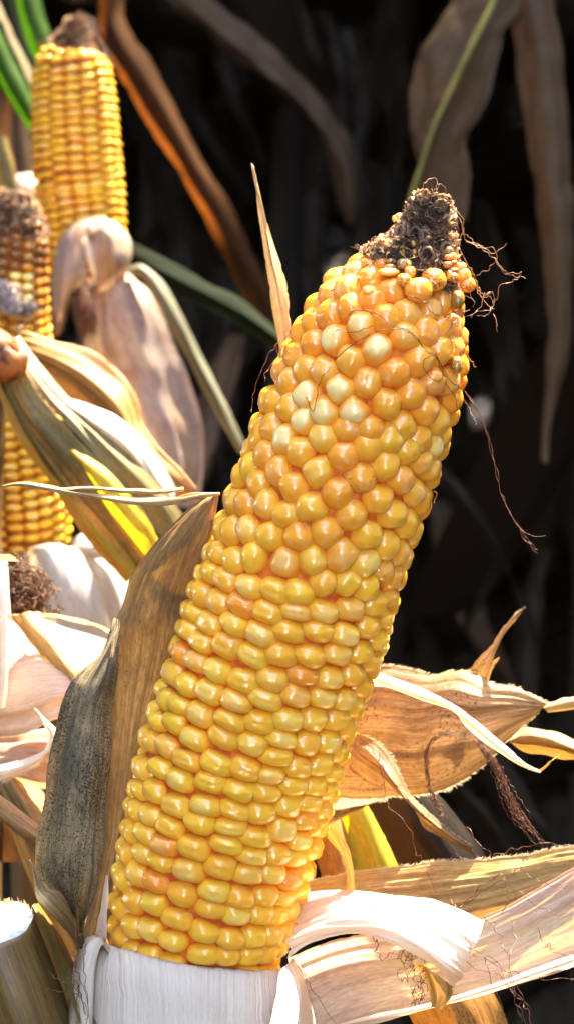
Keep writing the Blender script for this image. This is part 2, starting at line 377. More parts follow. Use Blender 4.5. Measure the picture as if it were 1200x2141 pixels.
# ------------------------------------------------------------------ ear of maize
def kernel_mesh(name, mat, seed, seg=16, rings=9, dent=0.0):
    """unit kernel: x across the row, y along the ear, z outwards; widest half-size 1, crown at z = 0"""
    rr = random.Random(seed)
    ex = rr.uniform(2.15, 2.7); sk = rr.uniform(-.12, .12); s2 = rr.uniform(-.1, .1)
    V, F, A = [], [], []
    V.append((0, 0, -dent)); A.append(1.0)
    for i in range(1, rings + 1):
        ph = math.pi * 0.62 * i / rings
        for k in range(seg):
            a = 2 * math.pi * k / seg
            ca, sa = math.cos(a), math.sin(a)
            rho = (abs(ca) ** ex + abs(sa) ** ex) ** (-1 / ex)
            s = math.sin(min(ph, math.pi / 2)) ** 0.88; z = math.cos(ph) - 1
            if ph > math.pi / 2: s *= 1 - 0.28 * (ph - math.pi / 2) / (0.12 * math.pi) * .6
            x = ca * rho * s; y = sa * rho * s
            nn = noise.noise(Vector((x * 1.1 + seed * 3.1, y * 1.1, seed * 1.7))) * 0.10
            x, y = x * (1 + sk * y + nn), y * (1 + s2 * x + nn)
            z2 = z * 1.0 - dent * math.exp(-(x * x * 2 + y * y * 9) * 2.2) + .06 * noise.noise(Vector((x * 1.6, y * 1.6 + seed, 5)))
            V.append((x, y, z2)); A.append(max(0, 1 - (i / rings) ** 1.6 * 1.15))
    b = len(V)
    for k in range(seg):
        x, y, z = V[b - seg + k]; V.append((x * .78, y * .78, z - 1.2)); A.append(0)
    for k in range(seg): F.append((0, 1 + k, 1 + (k + 1) % seg))
    for i in range(rings):
        for k in range(seg):
            k2 = (k + 1) % seg; q = 1 + i * seg
            F.append((q + k, q + seg + k, q + seg + k2, q + k2))
    me = bpy.data.meshes.new(name); me.from_pydata(V, [], F); me.materials.append(mat)
    me.polygons.foreach_set('use_smooth', [True] * len(me.polygons))
    at = me.attributes.new('crown', 'FLOAT', 'POINT'); at.data.foreach_set('value', A)
    me.update(); return me, V, F, A

def ear(root, axis, radii, mat, rows, pitch, y_jumble=None, jitter=0.1, seg=16, rings=9, nvar=8, seed=5, var=None,
        kernel_top=None, cobmat=None, dents=0.0, ntop=1.0, bulge=1.0, sz=1.0, shrink=0, skip=None):
    """axis: (x, y, depth) from butt to tip; radii in metres of the kernel crowns; pitch: metres between kernels of a row"""
    rr = random.Random(seed); nr = np.random.RandomState(seed)
    N = 400
    ax = catmull([tuple(P(*a)) for a in axis], N)
    L = np.concatenate([[0], np.cumsum(np.linalg.norm(np.diff(ax, axis=0), axis=1))]); TL = L[-1]
    ctl = np.array([tuple(P(*a)) for a in axis]); cl = np.concatenate([[0], np.cumsum(np.linalg.norm(np.diff(ctl, axis=0), axis=1))])
    cl *= TL / cl[-1]
    Rf = lambda s: np.interp(s, cl, radii)
    T = np.gradient(ax, axis=0); T /= np.linalg.norm(T, axis=1, keepdims=True)
    fr = np.array(tuple(-FW))
    def frame(s):
        i = min(N - 1, max(0, int(s / TL * (N - 1)))); c = np.array([np.interp(s, L, ax[:, k]) for k in range(3)])
        t = T[i]; f = fr - t * fr.dot(t); f /= np.linalg.norm(f); g = np.cross(t, f)   # f: towards the viewer, g: to the right
        return c, t, f, g
    s_top = kernel_top; s_j = y_jumble if y_jumble is not None else s_top
    pts = []
    for r in range(rows):
        th0 = 2 * math.pi * r / rows + .05; s = pitch * ((r * .5 + .33 * math.sin(r * 1.3)) % 1 + .2 * rr.random())
        while s < s_j:
            g = pitch * (1 + rr.uniform(-1, 1) * jitter)
            wob = 0.05 * math.sin(s / TL * 7 + r * .9) * (jitter * 5) * 2 * math.pi / rows * 2
            pts.append([th0 + wob, s, rr.random(), 0]); s += g
    if s_j < s_top:
        area = sum(2 * math.pi * Rf(s) * 0.001 for s in np.arange(s_j, s_top, 0.001))
        d0 = pitch * 1.16 * ntop
        for k in range(int(area / (d0 * d0 * 0.90))):
            pts.append([nr.rand() * 2 * math.pi, s_j + nr.rand() * (s_top - s_j), nr.rand(), 1])
    A = np.array(pts)
    # relax on the unrolled surface
    for it in range(70 if s_j < s_top else 0):
        Rr = Rf(A[:, 1])
        dth = (A[:, None, 0] - A[None, :, 0] + math.pi) % (2 * math.pi) - math.pi
        dx = dth * (Rr[:, None] + Rr[None, :]) / 2; dy = A[:, None, 1] - A[None, :, 1]
        kx = 1.0 / (pitch * 1.2 * ntop); dd = np.sqrt(dx * dx + dy * dy) * kx + np.eye(len(A)) * 9
        f = np.clip(1.05 - dd, 0, 1)
        mx = (f * dx / (dd / kx)).sum(1); my = (f * dy / (dd / kx)).sum(1)
        free = A[:, 3] > 0.5
        A[free, 0] += (mx * pitch * .35 / Rr)[free]; A[free, 1] += (my * pitch * .35)[free]
        A[:, 1] = np.where(free, np.clip(A[:, 1], s_j - pitch * .3, s_top), A[:, 1])
    Rr = Rf(A[:, 1])
    items = []
    for i in range(len(A)):
        th, s, q, jm = A[i]; Rl = float(Rf(s))
        if skip and skip(s, (th + math.pi) % (2 * math.pi) - math.pi): continue
        c, t, f, g = frame(s)
        out = f * math.cos(th) + g * math.sin(th)
        slope = (float(Rf(s + .002)) - float(Rf(s - .002))) / .004
        out = out - t * slope * .8; out /= np.linalg.norm(out)
        tx = np.cross(t, out); tx /= np.linalg.norm(tx); ty = np.cross(out, tx)
        if jm < .5:
            wd = 2 * math.pi * Rl / rows * 0.56
            dth = (A[:, 0] - th + math.pi) % (2 * math.pi) - math.pi
            same = (np.abs(dth) * Rl < wd * .8) & (np.abs(A[:, 1] - s) > 1e-6)
            up = (A[:, 1] - s)[same & (A[:, 1] > s)]; dn = (s - A[:, 1])[same & (A[:, 1] < s)]
            gu = min(up.min() if len(up) else pitch, pitch * 1.4); gd = min(dn.min() if len(dn) else pitch, pitch * 1.4)
            ht = (gu + gd) / 4 * 1.10
        else:
            dth = (A[:, 0] - th + math.pi) % (2 * math.pi) - math.pi
            dist = np.sqrt((dth * Rl) ** 2 + (A[:, 1] - s) ** 2); dist[i] = 9
            k = np.sort(dist)[:4].mean() * .56
            k = min(k, pitch * .72 * ntop); wd = k * rr.uniform(.96, 1.1); ht = k * rr.uniform(.92, 1.06)
        if shrink and s > shrink: kk = 1 - .45 * (s - shrink) / (s_top - shrink) * rr.random(); wd *= kk; ht *= kk
        wd *= sz; ht *= sz
        dp = (0.5 * wd + 0.5 * ht) * rr.uniform(.85, 1.05) * bulge
        pos = c + (out * 1.0) * 0 + (f * math.cos(th) + g * math.sin(th)) * (Rl + rr.uniform(-.06, .05) * wd)
        rot = rr.uniform(-.12, .12) if jm < .5 else rr.uniform(0, 6.28)
        ca, sa = math.cos(rot), math.sin(rot)
        X = tx * ca + ty * sa; Y = -tx * sa + ty * ca
        tl = rr.uniform(-.10, .10); Z = out + tx * tl + ty * rr.uniform(-.1, .1); Z /= np.linalg.norm(Z)
        Mx = Matrix(((X[0] * wd, Y[0] * ht, Z[0] * dp, pos[0]), (X[1] * wd, Y[1] * ht, Z[1] * dp, pos[1]), (X[2] * wd, Y[2] * ht, Z[2] * dp, pos[2]), (0, 0, 0, 1)))
        vis = out.dot(np.array(tuple((CAM - Vector(pos)).normalized())))
        items.append((vis, Mx, s, th, jm, q))
    items.sort(key=lambda e: -e[0])
    meshes = [kernel_mesh('kernel', mat, seed * 10 + k, seg, rings, dents if k % 4 == 1 else 0.0) for k in range(nvar)]
    inv = Matrix.Translation(-root.matrix_world.translation)
    bV, bF, bA, bK = [], [], [], []
    vf = var or (lambda s, th, jm, q: (0.3, 0.1, 0))
    for n_, (vis, Mx, s, th, jm, q) in enumerate(items):
        me, kv, kf, ka = meshes[rr.randrange(nvar)]
        cv = vf(s / TL, th, jm, q)
        if n_ < 300:
            o = bpy.data.objects.new('kernel', me); link(o, root)
            o.matrix_parent_inverse = Matrix(); o.matrix_basis = inv @ Mx
            o.color = (cv[0], cv[1], cv[2], 1)
        else:
            b = len(bV)
            bV += [Mx @ Vector(v) for v in kv]; bF += [tuple(b + x for x in f) for f in kf]; bA += ka; bK += [cv] * len(kv)
    if bV:
        o = mesh_obj('kernel_rows', bV, bF, mat, root, kind='stuff', attrs={'crown': ('FLOAT', bA), 'kvar': ('FLOAT_VECTOR', bK)})
        o.color = (0, 0, 0, 1)
    cs = np.linspace(0, TL, 60)
    loft('cob', [tuple(frame(s)[0]) for s in cs], [max(.001, float(Rf(s)) - pitch * .62) for s in cs], cobmat or M['cob'], root, n=60, bump=.0004)
    return frame, Rf, TL, cl

# ------------------------------------------------------------------ the large ear in front
AX = [(372, 2150, 20), (388, 2080, 17), (412, 1990, 14), (425, 1900, 11), (462, 1750, 7), (499, 1600, 3), (547, 1450, -1), (600, 1300, -5), (648, 1150, -9), (704, 1000, -13), (745, 870, -15), (772, 800, -17), (799, 720, -19), (823, 650, -20), (844, 600, -21), (861, 560, -22), (881, 520, -22), (893, 480, -22), (899, 440, -23), (906, 408, -23)]
RAD = [160, 168, 186, 202, 215, 219, 218, 221, 212, 209, 206, 201, 190, 170, 142, 104, 74, 58, 45, 30]
_d = np.array([a[2] for a in AX]); RADM = [r / K * (D + dd / 1000) / D for r, dd in zip(RAD, _d)]
main = thing('corn_ear', P(372, 2150, 20), 'large yellow corn ear leaning right in front, with withered silky tip and peeled husks', 'corn ear', 'corn ears with their husks peeled back')
def mainvar(s, th, jm, q):
    r2 = random.Random(int(q * 1e6))
    o = 0.2 + max(0, s - .38) * 1.25 + r2.gauss(0, .15)
    if r2.random() < .03: o = 1.1
    pale = 0.1 + r2.random() * .25 if r2.random() < .35 else 0.0
    if s > .5 and r2.random() < (.38 if -.8 < (th + math.pi) % 6.2832 - math.pi < .05 and .72 < s < .86 else .03): pale = r2.uniform(.6, 1)
    dirt = max(0, (s - .55)) * .9 + (0.35 if math.sin(th) > .75 else 0) * r2.random()
    if r2.random() < .04: dirt += .4
    return (max(0, min(1.2, o)), pale, dirt)
TLm = sum((P(*AX[i + 1]) - P(*AX[i])).length for i in range(len(AX) - 1))
def s_at(y):
    s = 0
    for i in range(len(AX) - 1):
        seg = (P(*AX[i + 1]) - P(*AX[i])).length
        if AX[i + 1][1] <= y: return s + seg * (AX[i][1] - y) / (AX[i][1] - AX[i + 1][1])
        s += seg
    return s
frame, Rf, TL, cl = ear(main, AX, RADM, M['kernel'], 20, 0.0053, y_jumble=s_at(1180), jitter=.20, seg=22, rings=11, nvar=12, seed=11,
                    var=mainvar, kernel_top=s_at(492), dents=.07, ntop=1.10, bulge=1.25, shrink=s_at(600),
                    skip=lambda s, th: (s > s_at(560) and -.75 < th < 1.3) or (s > s_at(530) and -1.0 < th < 1.9))
def ear_d(x, y, extra=0.0):
    """depth in mm of the ear's front surface (grown by extra mm) at a photo position"""
    ys = [a[1] for a in AX][::-1]
    cx = np.interp(y, ys, [a[0] for a in AX][::-1]); cdp = np.interp(y, ys, [a[2] for a in AX][::-1]); r = np.interp(y, ys, RAD[::-1])
    r = r / 9.0 + extra; dx = abs(x - cx) / 9.0 * .955
    return float(cdp - math.sqrt(max(0.0, r * r - dx * dx)))

# withered tip: body, chaff, silk
def tip(root, frame, Rf, s0, s1, seed, nflake, scale=1.0):
    rr = random.Random(seed)
    ss = np.linspace(s0, s1, 24)
    loft('cob_tip', [tuple(frame(s)[0]) for s in ss], [max(.0008, float(Rf(s)) - .0012 * scale) for s in ss], M['tip'], root, n=50, sides=40, bump=.0022 * scale, bscale=650)
    V, F, I = [], [], []
    for k in range(nflake):
        s = s0 + (s1 - s0) * rr.random() ** .9; th = rr.uniform(-2.2, 2.2)
        c, t, f, g = frame(s); o = f * math.cos(th) + g * math.sin(th)
        p = c + o * (float(Rf(s)) - .0008 * scale + rr.random() * .0008 * scale)
        a = np.cross(t, o); sz = rr.uniform(.0004, .0014) * scale
        side = abs(math.sin(th)) > .72 or s > s0 + (s1 - s0) * .86
        mi = 1 if (side and rr.random() < .75) or rr.random() < .08 else 0
        # a small cupped bract
        ang = rr.uniform(0, 6.28); X = a * math.cos(ang) + t * math.sin(ang); Y = np.cross(o, X)
        lift = o * rr.uniform(.2, 1.1) * sz
        b = len(V); nseg = 5
        for q in range(nseg):
            an = -1.3 + 2.6 * q / (nseg - 1); rad = sz * rr.uniform(.8, 1.2)
            V.append(p + X * math.sin(an) * rad * .7 + Y * math.cos(an) * rad * .5)
            V.append(p + X * math.sin(an) * rad + Y * math.cos(an) * rad * .7 + lift * rr.uniform(.5, 1.5))
        for q in range(nseg - 1): F.append((b + 2 * q, b + 2 * q + 2, b + 2 * q + 3, b + 2 * q + 1)); I.append(mi)
    mesh_obj('chaff', V, F, [M['chaff_dark'], M['chaff_pale']], root, midx=I, kind='stuff', smooth=False)
    for nm, mt, cnt, ph in (('silk_mat', M['silk'], int(nflake * .12), 0), ('silk_mat', M['silk_pale'], int(nflake * .07), 5)):
        V, F = [], []
        for k in range(cnt):
            s = s0 + (s1 - s0) * rr.random(); th = rr.uniform(-1.9, 1.9); pts = []
            hd = rr.uniform(0, 6.28)
            for q in range(7):
                c, t, f, g = frame(min(max(s, s0), s1 * 1.0)); o = f * math.cos(th) + g * math.sin(th)
                pts.append(c + o * (float(Rf(s)) + rr.uniform(-.0002, .0012) * scale))
                hd += rr.uniform(-.9, .9); s += math.cos(hd) * .0011 * scale; th += math.sin(hd) * .0011 * scale / max(.003, float(Rf(s)))
            tube_geo(V, F, pts, .00007 * scale, .00005 * scale, 4)
        mesh_obj(nm, V, F, mt, root, kind='stuff')
tip(main, frame, Rf, s_at(566), TL, 3, 1100)
# empty kernel sockets on the withered tip
rr = random.Random(15); V, F = [], []
for k in range(15):
    s_ = rr.uniform(s_at(570), s_at(430)); th = rr.uniform(-1.3, 1.3); c_, t_, f_, g_ = frame(s_); o_ = f_ * math.cos(th) + g_ * math.sin(th)
    a_ = np.cross(t_, o_); p_ = c_ + o_ * (float(Rf(s_)) + .0001); R0 = rr.uniform(.0008, .0016); b = len(V)
    for i in range(14):
        A = 6.283 * i / 14; w_ = rr.uniform(.85, 1.15)
        for q in range(6):
            B = 6.283 * q / 6; rr_ = R0 * w_ + math.cos(B) * R0 * .33
            V.append(p_ + (a_ * math.cos(A) + t_ * math.sin(A)) * rr_ + o_ * (math.sin(B) * R0 * .45))
    for i in range(14):
        for q in range(6): F.append((b + i * 6 + q, b + i * 6 + (q + 1) % 6, b + ((i + 1) % 14) * 6 + (q + 1) % 6, b + ((i + 1) % 14) * 6 + q))
mesh_obj('sockets', V, F, plain_mat('purple_brown_glume', sc(138, 108, 92), sc(70, 54, 46), 500, rough=.7, sss=.2), main, kind='stuff')
# stray undeveloped kernels near the tip
_r = random.Random(61)
for (x, y, sx, sy, col) in ((845, 548, 15, 11, (0, 3.5, 0)), (812, 566, 22, 9, (0, 3.5, .1)), (830, 455, 11, 9, (.3, 1.2, .3)), (957, 622, 14, 20, (.3, .2, 1.6)), (770, 605, 13, 10, (.8, 1.0, .4)), (955, 758, 12, 18, (.4, .3, 1.4))) + tuple((_r.choice((_r.uniform(800, 955), _r.uniform(795, 850), _r.uniform(935, 958))), _r.uniform(490, 580), _r.uniform(5, 12), _r.uniform(5, 12), (_r.uniform(.5, 1.2), _r.uniform(0, .5), _r.uniform(.8, 1.8))) for _ in range(24)) + tuple((x_, y_, r_, r_ * .9, (.9, .2 * (k_ % 3 == 0), .5 + .5 * (k_ % 2))) for k_, (x_, y_, r_) in enumerate(((750, 560, 24), (772, 552, 20), (772, 575, 20), (786, 534, 16), (800, 518, 13), (798, 548, 15), (812, 500, 12), (824, 480, 10), (730, 588, 24), (834, 452, 11), (968, 572, 17), (978, 590, 17), (963, 556, 12), (905, 578, 27), (875, 600, 29), (845, 582, 16)))):
    me = kernel_mesh('kernel', M['kernel'], int(x), 14, 7)[0]
    o = bpy.data.objects.new('kernel', me); link(o, main)
    z = ear_d(x, y, .9); q = (-FW + UP * .25).normalized(); X = RT; Y = q.cross(X); a, b = sx / K, sy / K
    p = P(x, y, z) - main.matrix_world.translation
    o.matrix_basis = Matrix(((X[0] * a, Y[0] * b, q[0] * b, p[0]), (X[1] * a, Y[1] * b, q[1] * b, p[1]), (X[2] * a, Y[2] * b, q[2] * b, p[2]), (0, 0, 0, 1)))
    o.color = (col[0], col[1], col[2], 1)

# silk threads traced over the ear: (x, y, lift above the ear's front in mm) or with an absolute depth
def es(x, y, l=1.0):
    return (x, y, ear_d(x, y, l))
sl_over = [
 [es(700, 752, .9), es(720, 735, 1.2), es(755, 708, .9), es(800, 690, 1), es(845, 688, 1), es(870, 705, 1), es(890, 735, .9), es(915, 742, 1)],
 [es(728, 660, .8), es(745, 648, 1.2), es(780, 652, 1), es(805, 668, .9), es(830, 685, 1), es(862, 700, 1), es(885, 728, .9), es(912, 745, .9)],
 [es(700, 690), es(740, 694), es(780, 680)], [es(912, 745), es(925, 775), es(915, 800), es(885, 770), es(890, 748), es(910, 745)],
 [es(912, 745), es(920, 775), es(940, 795), es(955, 805, 1.4), (972, 820, -14), (990, 845, -14), (1010, 880, -13), (1020, 920, -12), (1030, 960, -12), (1040, 985, -12), (1045, 1025, -12), (1060, 1060, -12), (1075, 1090, -13), (1095, 1112, -13), (1115, 1122, -14), (1140, 1118, -14)],
 [(972, 820, -13), (1004, 870, -12), (1026, 930, -11), (1036, 990, -11), (1048, 1035, -11), (1066, 1075, -12), (1085, 1100, -12), (1100, 1130, -12), (1124, 1160, -12)],
 [(1085, 1100, -12), (1092, 1125, -12), (1110, 1140, -12), (1122, 1150, -12)],
 [(1075, 1092, -12), (1090, 1108, -12), (1105, 1130, -12), (1118, 1145, -12)],
 [es(690, 610, 1.2), es(720, 590, 1.2), es(755, 565, 1.2), es(780, 540, 1.2)],
 [es(855, 560), es(880, 565), es(900, 575), es(910, 595)], [es(848, 620), es(870, 622), es(892, 634), es(900, 640)],
 [es(892, 640), es(905, 655), es(925, 662), es(945, 660), es(960, 655, 1.5)], [es(930, 700), es(945, 680), es(965, 655, 1.3), es(982, 648, 2)],
 [es(640, 830, .9), es(655, 860, 1.2), es(668, 800, .9), es(690, 770, 1)], [es(930, 800), es(950, 830), es(958, 870)],
 [(583, 715, -5), (560, 745, -5), (545, 780, -6), (532, 815, -6), (527, 850, -6), (526, 862, -7)], [(583, 745, -6), (565, 765, -7), (556, 780, -8), (553, 800, -9)],
 [(605, 700, -4), (590, 712, -4), (578, 720, -4), (582, 745, -4), (588, 760, -5)],
]
silk('silk_strand', sl_over, M['silk'], main, r=.00011, wig=.0005, label='dark brown silk thread lying over the kernels', seed=4, split=True)
sl_tip = [
 [(885, 402, -25), (884, 388, -25), (895, 376, -24), (908, 372, -24), (915, 385, -24), (912, 400, -24), (898, 405, -24)],
 [(905, 410, -24), (910, 392, -24), (920, 385, -24), (932, 400, -23), (940, 425, -23), (948, 440, -22)],
 [(940, 425, -23), (952, 440, -22), (968, 455, -22), (968, 480, -21), (985, 500, -20), (1000, 512, -20)],
 [(945, 440, -23), (962, 460, -23), (972, 500, -22), (1000, 512, -20), (1030, 520, -20), (1038, 535, -20), (1035, 548, -19), (1015, 565, -19), (995, 575, -19)],
 [(975, 505, -22), (1010, 518, -22), (1030, 530, -22), (1045, 520, -22), (1058, 512, -22)],
 [(975, 507, -21), (1005, 520, -21), (1030, 538, -21), (1045, 560, -21), (1060, 570, -20), (1088, 568, -20)],
 [(1035, 540, -21), (1050, 562, -21), (1075, 578, -20), (1098, 581, -20)], [(1088, 570, -20), (1078, 585, -20), (1055, 592, -20), (1042, 600, -20), (1040, 620, -20), (1030, 635, -20)],
 [(962, 525, -22), (975, 550, -22), (990, 575, -21), (998, 600, -21), (1000, 618, -21), (1025, 620, -21), (1030, 638, -21)],
 [(985, 560, -22), (992, 590, -21), (1003, 615, -20), (1020, 640, -20), (1032, 645, -20), (1008, 650, -22), (990, 655, -22), (970, 665, -24)],
 [(1023, 610, -21), (1012, 625, -21), (1000, 645, -21), (985, 662, -23)], [(1030, 640, -20), (1022, 655, -20), (1000, 662, -21)], [(1030, 655, -21), (1037, 670, -21), (1038, 692, -21)],
 [(1000, 600, -21), (1010, 618, -20), (1028, 612, -20), (1034, 635, -20), (1025, 645, -20)],
 [(968, 480, -22), (960, 510, -22), (965, 540, -22), (985, 580, -21), (990, 600, -21)],
 [(955, 540, -24), (975, 580, -23), (985, 620, -23), (990, 640, -22)],
 [(978, 745, -15), (985, 755, -14), (995, 768, -14)], [(968, 835, -13), (978, 850, -12), (988, 870, -12), (995, 888, -12)], [(908, 1025, -4), (912, 1035, -4), (906, 1050, -4)],
]
silk('silk_strand', sl_tip, M['silk_pale'], main, r=.00011, wig=.0007, label='loose tan silk thread curling off the withered tip', seed=9, split=True)

# ------------------------------------------------------------------ husks of the large ear
HAIR = M['hair']
# sleeve: folded husk round the butt
def sl_rail(xc, yc, xb, yb, inner=10):
    return [(xc, yc - inner * -1 + 0, ear_d(xc, yc, .3) + 4), (xc, yc + 1, ear_d(xc, yc, 1.6)), (xc + (xb - xc) * .12, yc + 14, ear_d(xc, yc + 10, 4.2)),
            (xc + (xb - xc) * .45, yc + 60, ear_d(xc, yc, 6.0)), (xb, yb, ear_d(xc, yc, 6.8)), (xb - 5, yb + 130, ear_d(xc, yc, 7))]
rails = [sl_rail(206, 1968, 186, 2141), sl_rail(235, 1978, 212, 2150), sl_rail(275, 1990, 256, 2160), sl_rail(330, 2006, 320, 2160), sl_rail(410, 2020, 412, 2165), sl_rail(500, 2027, 515, 2165),
         sl_rail(560, 2028, 590, 2165), sl_rail(596, 2024, 630, 2160), sl_rail(612, 2020, 650, 2150)]
LF, G = sheet('husk_sleeve', rails, M['sleeve'], main, n=56, m=200, ridge=.00013, ridges=120, wob=.0003, crk=.0001, crease=.0002, rag=0, seed=1.3, thick=.00035, label='smooth silvery white husk folded round the base')
LF, G = sheet('husk_leaf', [[(222, 1975, 8), (196, 1958, 2), (172, 1972, 0), (160, 2010, -1), (150, 2080, -2), (140, 2200, -2)], [(228, 1990, 2), (208, 1968, -6), (188, 1985, -9), (180, 2020, -10), (176, 2090, -11), (170, 2200, -12)], [(232, 1995, -2), (216, 1975, -7), (206, 1995, -9), (200, 2030, -10), (196, 2090, -11), (192, 2200, -12)]],
    M['sleeve'], main, n=40, m=14, ridge=.0002, seed=2.1, thick=.0003, label='narrow bluish white husk at the left of the sleeve')
sheet('husk_leaf', two_rail([(152, 2000, 10), (158, 2080, 6), (150, 2180, 4)], [(190, 2020, 4), (188, 2100, 0), (175, 2190, 0)], 3), M['pinkish'], main, m=8, seed=2.5)
# small curled piece at the left edge of the butt
sheet('husk_curl', [[(226, 1985, -4), (224, 1955, -5), (214, 1938, -5), (200, 1945, -4), (196, 1965, -3)], [(220, 1985, 2), (219, 1958, 1), (211, 1946, 1), (203, 1950, 2), (200, 1968, 2)]], M['white'], main, n=24, m=6, seed=3)
sheet('husk_leaf', two_rail([(196, 1975, 8), (204, 1930, 8), (214, 1880, 8), (222, 1830, 8)], [(222, 1975, 3), (225, 1930, 3), (226, 1880, 3), (228, 1830, 5)], 2), M['white'], main, m=8, seed=3.3)
# right side of the sleeve catching the sun
LF, G = sheet('husk_leaf', [[(580, 2030, -8), (578, 2070, -14), (570, 2110, -19), (560, 2150, -23), (556, 2220, -26)], [(600, 2018, -2), (612, 2045, -8), (620, 2090, -13), (618, 2141, -17), (615, 2220, -20)], [(608, 2006, 10), (622, 2018, 9), (632, 2044, 5), (643, 2090, 2), (653, 2141, -1), (657, 2220, -3)]],
    M['white'], main, m=14, ridge=.0002, seed=4.2, thick=.0003, label='sunlit white corner of the sleeve')
# broad white husk curling to the right
LF, G = sheet('husk_leaf', [
 [(630, 1862, 18), (700, 1858, 12), (775, 1870, 6), (850, 1874, 0), (910, 1880, -3), (970, 1900, -6), (1012, 1920, -8)],
 [(620, 1900, 10), (690, 1885, 3), (770, 1892, -4), (850, 1904, -9), (915, 1918, -12), (965, 1940, -13), (1004, 1950, -13)],
 [(608, 1945, 2), (680, 1918, -5), (770, 1920, -12), (850, 1940, -16), (905, 1965, -18), (950, 1985, -18), (990, 1985, -16)],
 [(600, 1980, -2), (660, 1950, -8), (750, 1942, -14), (830, 1962, -18), (890, 1995, -20), (935, 2025, -20), (972, 2035, -16)],
 [(598, 2004, -2), (650, 1972, -7), (730, 1956, -11), (800, 1966, -16), (865, 1998, -18), (925, 2042, -18), (950, 2068, -14)]],
 M['white'], main, n=80, m=60, ridge=.0009, ridges=22, wob=.0006, seed=5.1, label='broad white husk curling over to the right, lit by the sun')
sheet('husk_leaf', [[(858, 2015, -4), (880, 2040, -6), (900, 2080, -8), (905, 2105, -9)], [(890, 2020, -8), (915, 2050, -11), (925, 2080, -12), (915, 2108, -12)], [(940, 2060, -14), (950, 2066, -15), (945, 2090, -14), (922, 2110, -12)]],
 M['straw'], main, m=14, seed=6.1, wob=.0006, label='cupped underside of the curling husk')
# lower husk reaching out of frame to the right
LF, G = sheet('husk_leaf', [
 [(600, 2000, 12), (700, 1960, 12), (820, 1940, 10), (940, 1935, 8), (1040, 1900, 7), (1130, 1850, 6), (1230, 1790, 4)],
 [(610, 2040, 8), (700, 2010, 8), (820, 1985, 7), (940, 1985, 6), (1040, 1950, 5), (1130, 1905, 4), (1230, 1850, 2)],
 [(625, 2090, 6), (710, 2070, 6), (820, 2045, 5), (940, 2030, 5), (1050, 1995, 4), (1140, 1955, 3), (1230, 1915, 2)],
 [(640, 2140, 6), (720, 2120, 5), (830, 2095, 5), (940, 2068, 4), (1050, 2040, 4), (1140, 2000, 3), (1230, 1968, 2)],
 [(650, 2190, 6), (730, 2150, 5), (840, 2116, 4), (950, 2086, 4), (1050, 2062, 3), (1140, 2034, 3), (1230, 2000, 2)]],
 M['pinkish'], main, n=80, m=50, ridge=.0005, ridges=26, wob=.0006, rag=.0003, seed=7.7, label='wide pinkish beige husk stretching right below the ear')
LF, G = sheet('husk_rim', [
 [(720, 2138, 5), (790, 2118, 2), (850, 2108, -1), (950, 2078, -3), (1050, 2048, -4), (1140, 2012, -5), (1230, 1982, -6)],
 [(690, 2150, 5), (780, 2132, 1), (850, 2116, -2), (950, 2088, -4), (1050, 2060, -5), (1140, 2028, -6), (1230, 1998, -7)],
 [(680, 2165, 7), (770, 2146, 4), (850, 2124, 1), (950, 2098, -1), (1050, 2070, -2), (1140, 2042, -3), (1230, 2014, -4)]],
 M['white'], main, n=70, m=12, ridge=.0003, wob=.0005, rag=.0003, seed=8.8, label='rolled rim of the wide husk, coloured white as sunlit')  # white colour carries the sunlight on this edge
# straw husk behind it
LF, G = sheet('husk_leaf', [
 [(620, 1845, 30), (700, 1828, 28), (830, 1814, 24), (930, 1801, 20), (1030, 1794, 16), (1100, 1787, 14), (1145, 1774, 12), (1230, 1764, 8)],
 [(620, 1890, 26), (720, 1880, 22), (830, 1870, 18), (930, 1862, 14), (1030, 1850, 11), (1100, 1838, 9), (1160, 1822, 7), (1230, 1810, 4)],
 [(620, 1950, 26), (720, 1950, 22), (830, 1945, 18), (930, 1940, 14), (1030, 1915, 11), (1100, 1890, 9), (1160, 1865, 7), (1230, 1850, 4)]],
 M['straw'], main, n=80, m=34, ridge=.0007, ridges=16, wob=.0006, rag=.0005, seed=9.1, label='straw yellow husk with a hairy upper edge')
edge_hairs('husk_hair', G, 0, HAIR, LF, 900, .0011, 1, 5)
# upper right brown husk
LF, G = sheet('husk_leaf', [
 [(760, 1400, 30), (805, 1390, 28), (860, 1399, 25), (900, 1408, 22), (965, 1400, 19), (1015, 1421, 16), (1080, 1436, 14), (1148, 1470, 12)],
 [(740, 1455, 28), (800, 1450, 24), (860, 1452, 20), (900, 1455, 17), (965, 1452, 14), (1015, 1465, 12), (1080, 1470, 12), (1146, 1474, 12)],
 [(720, 1530, 28), (790, 1520, 24), (850, 1520, 18), (900, 1518, 15), (960, 1520, 12), (1010, 1515, 12), (1070, 1505, 12), (1140, 1480, 13)],
 [(705, 1610, 30), (780, 1605, 26), (850, 1605, 20), (900, 1598, 17), (960, 1580, 15), (1010, 1560, 14), (1060, 1530, 14), (1130, 1486, 14)],
 [(690, 1668, 34), (760, 1672, 32), (820, 1670, 28), (890, 1662, 24), (930, 1652, 22), (1000, 1615, 20), (1062, 1548, 17), (1124, 1492, 15)]],
 M['brown'], main, dz=28, n=80, m=50, ridge=.0007, ridges=18, wob=.0009, rag=.0006, seed=10.3, label='orange brown husk with black specks, reaching right to a point')
edge_hairs('husk_hair', G, 0, HAIR, LF, 500, .0011, 1, 6); edge_hairs('husk_hair', G, 49, HAIR, LF, 600, .0012, 1, 7)
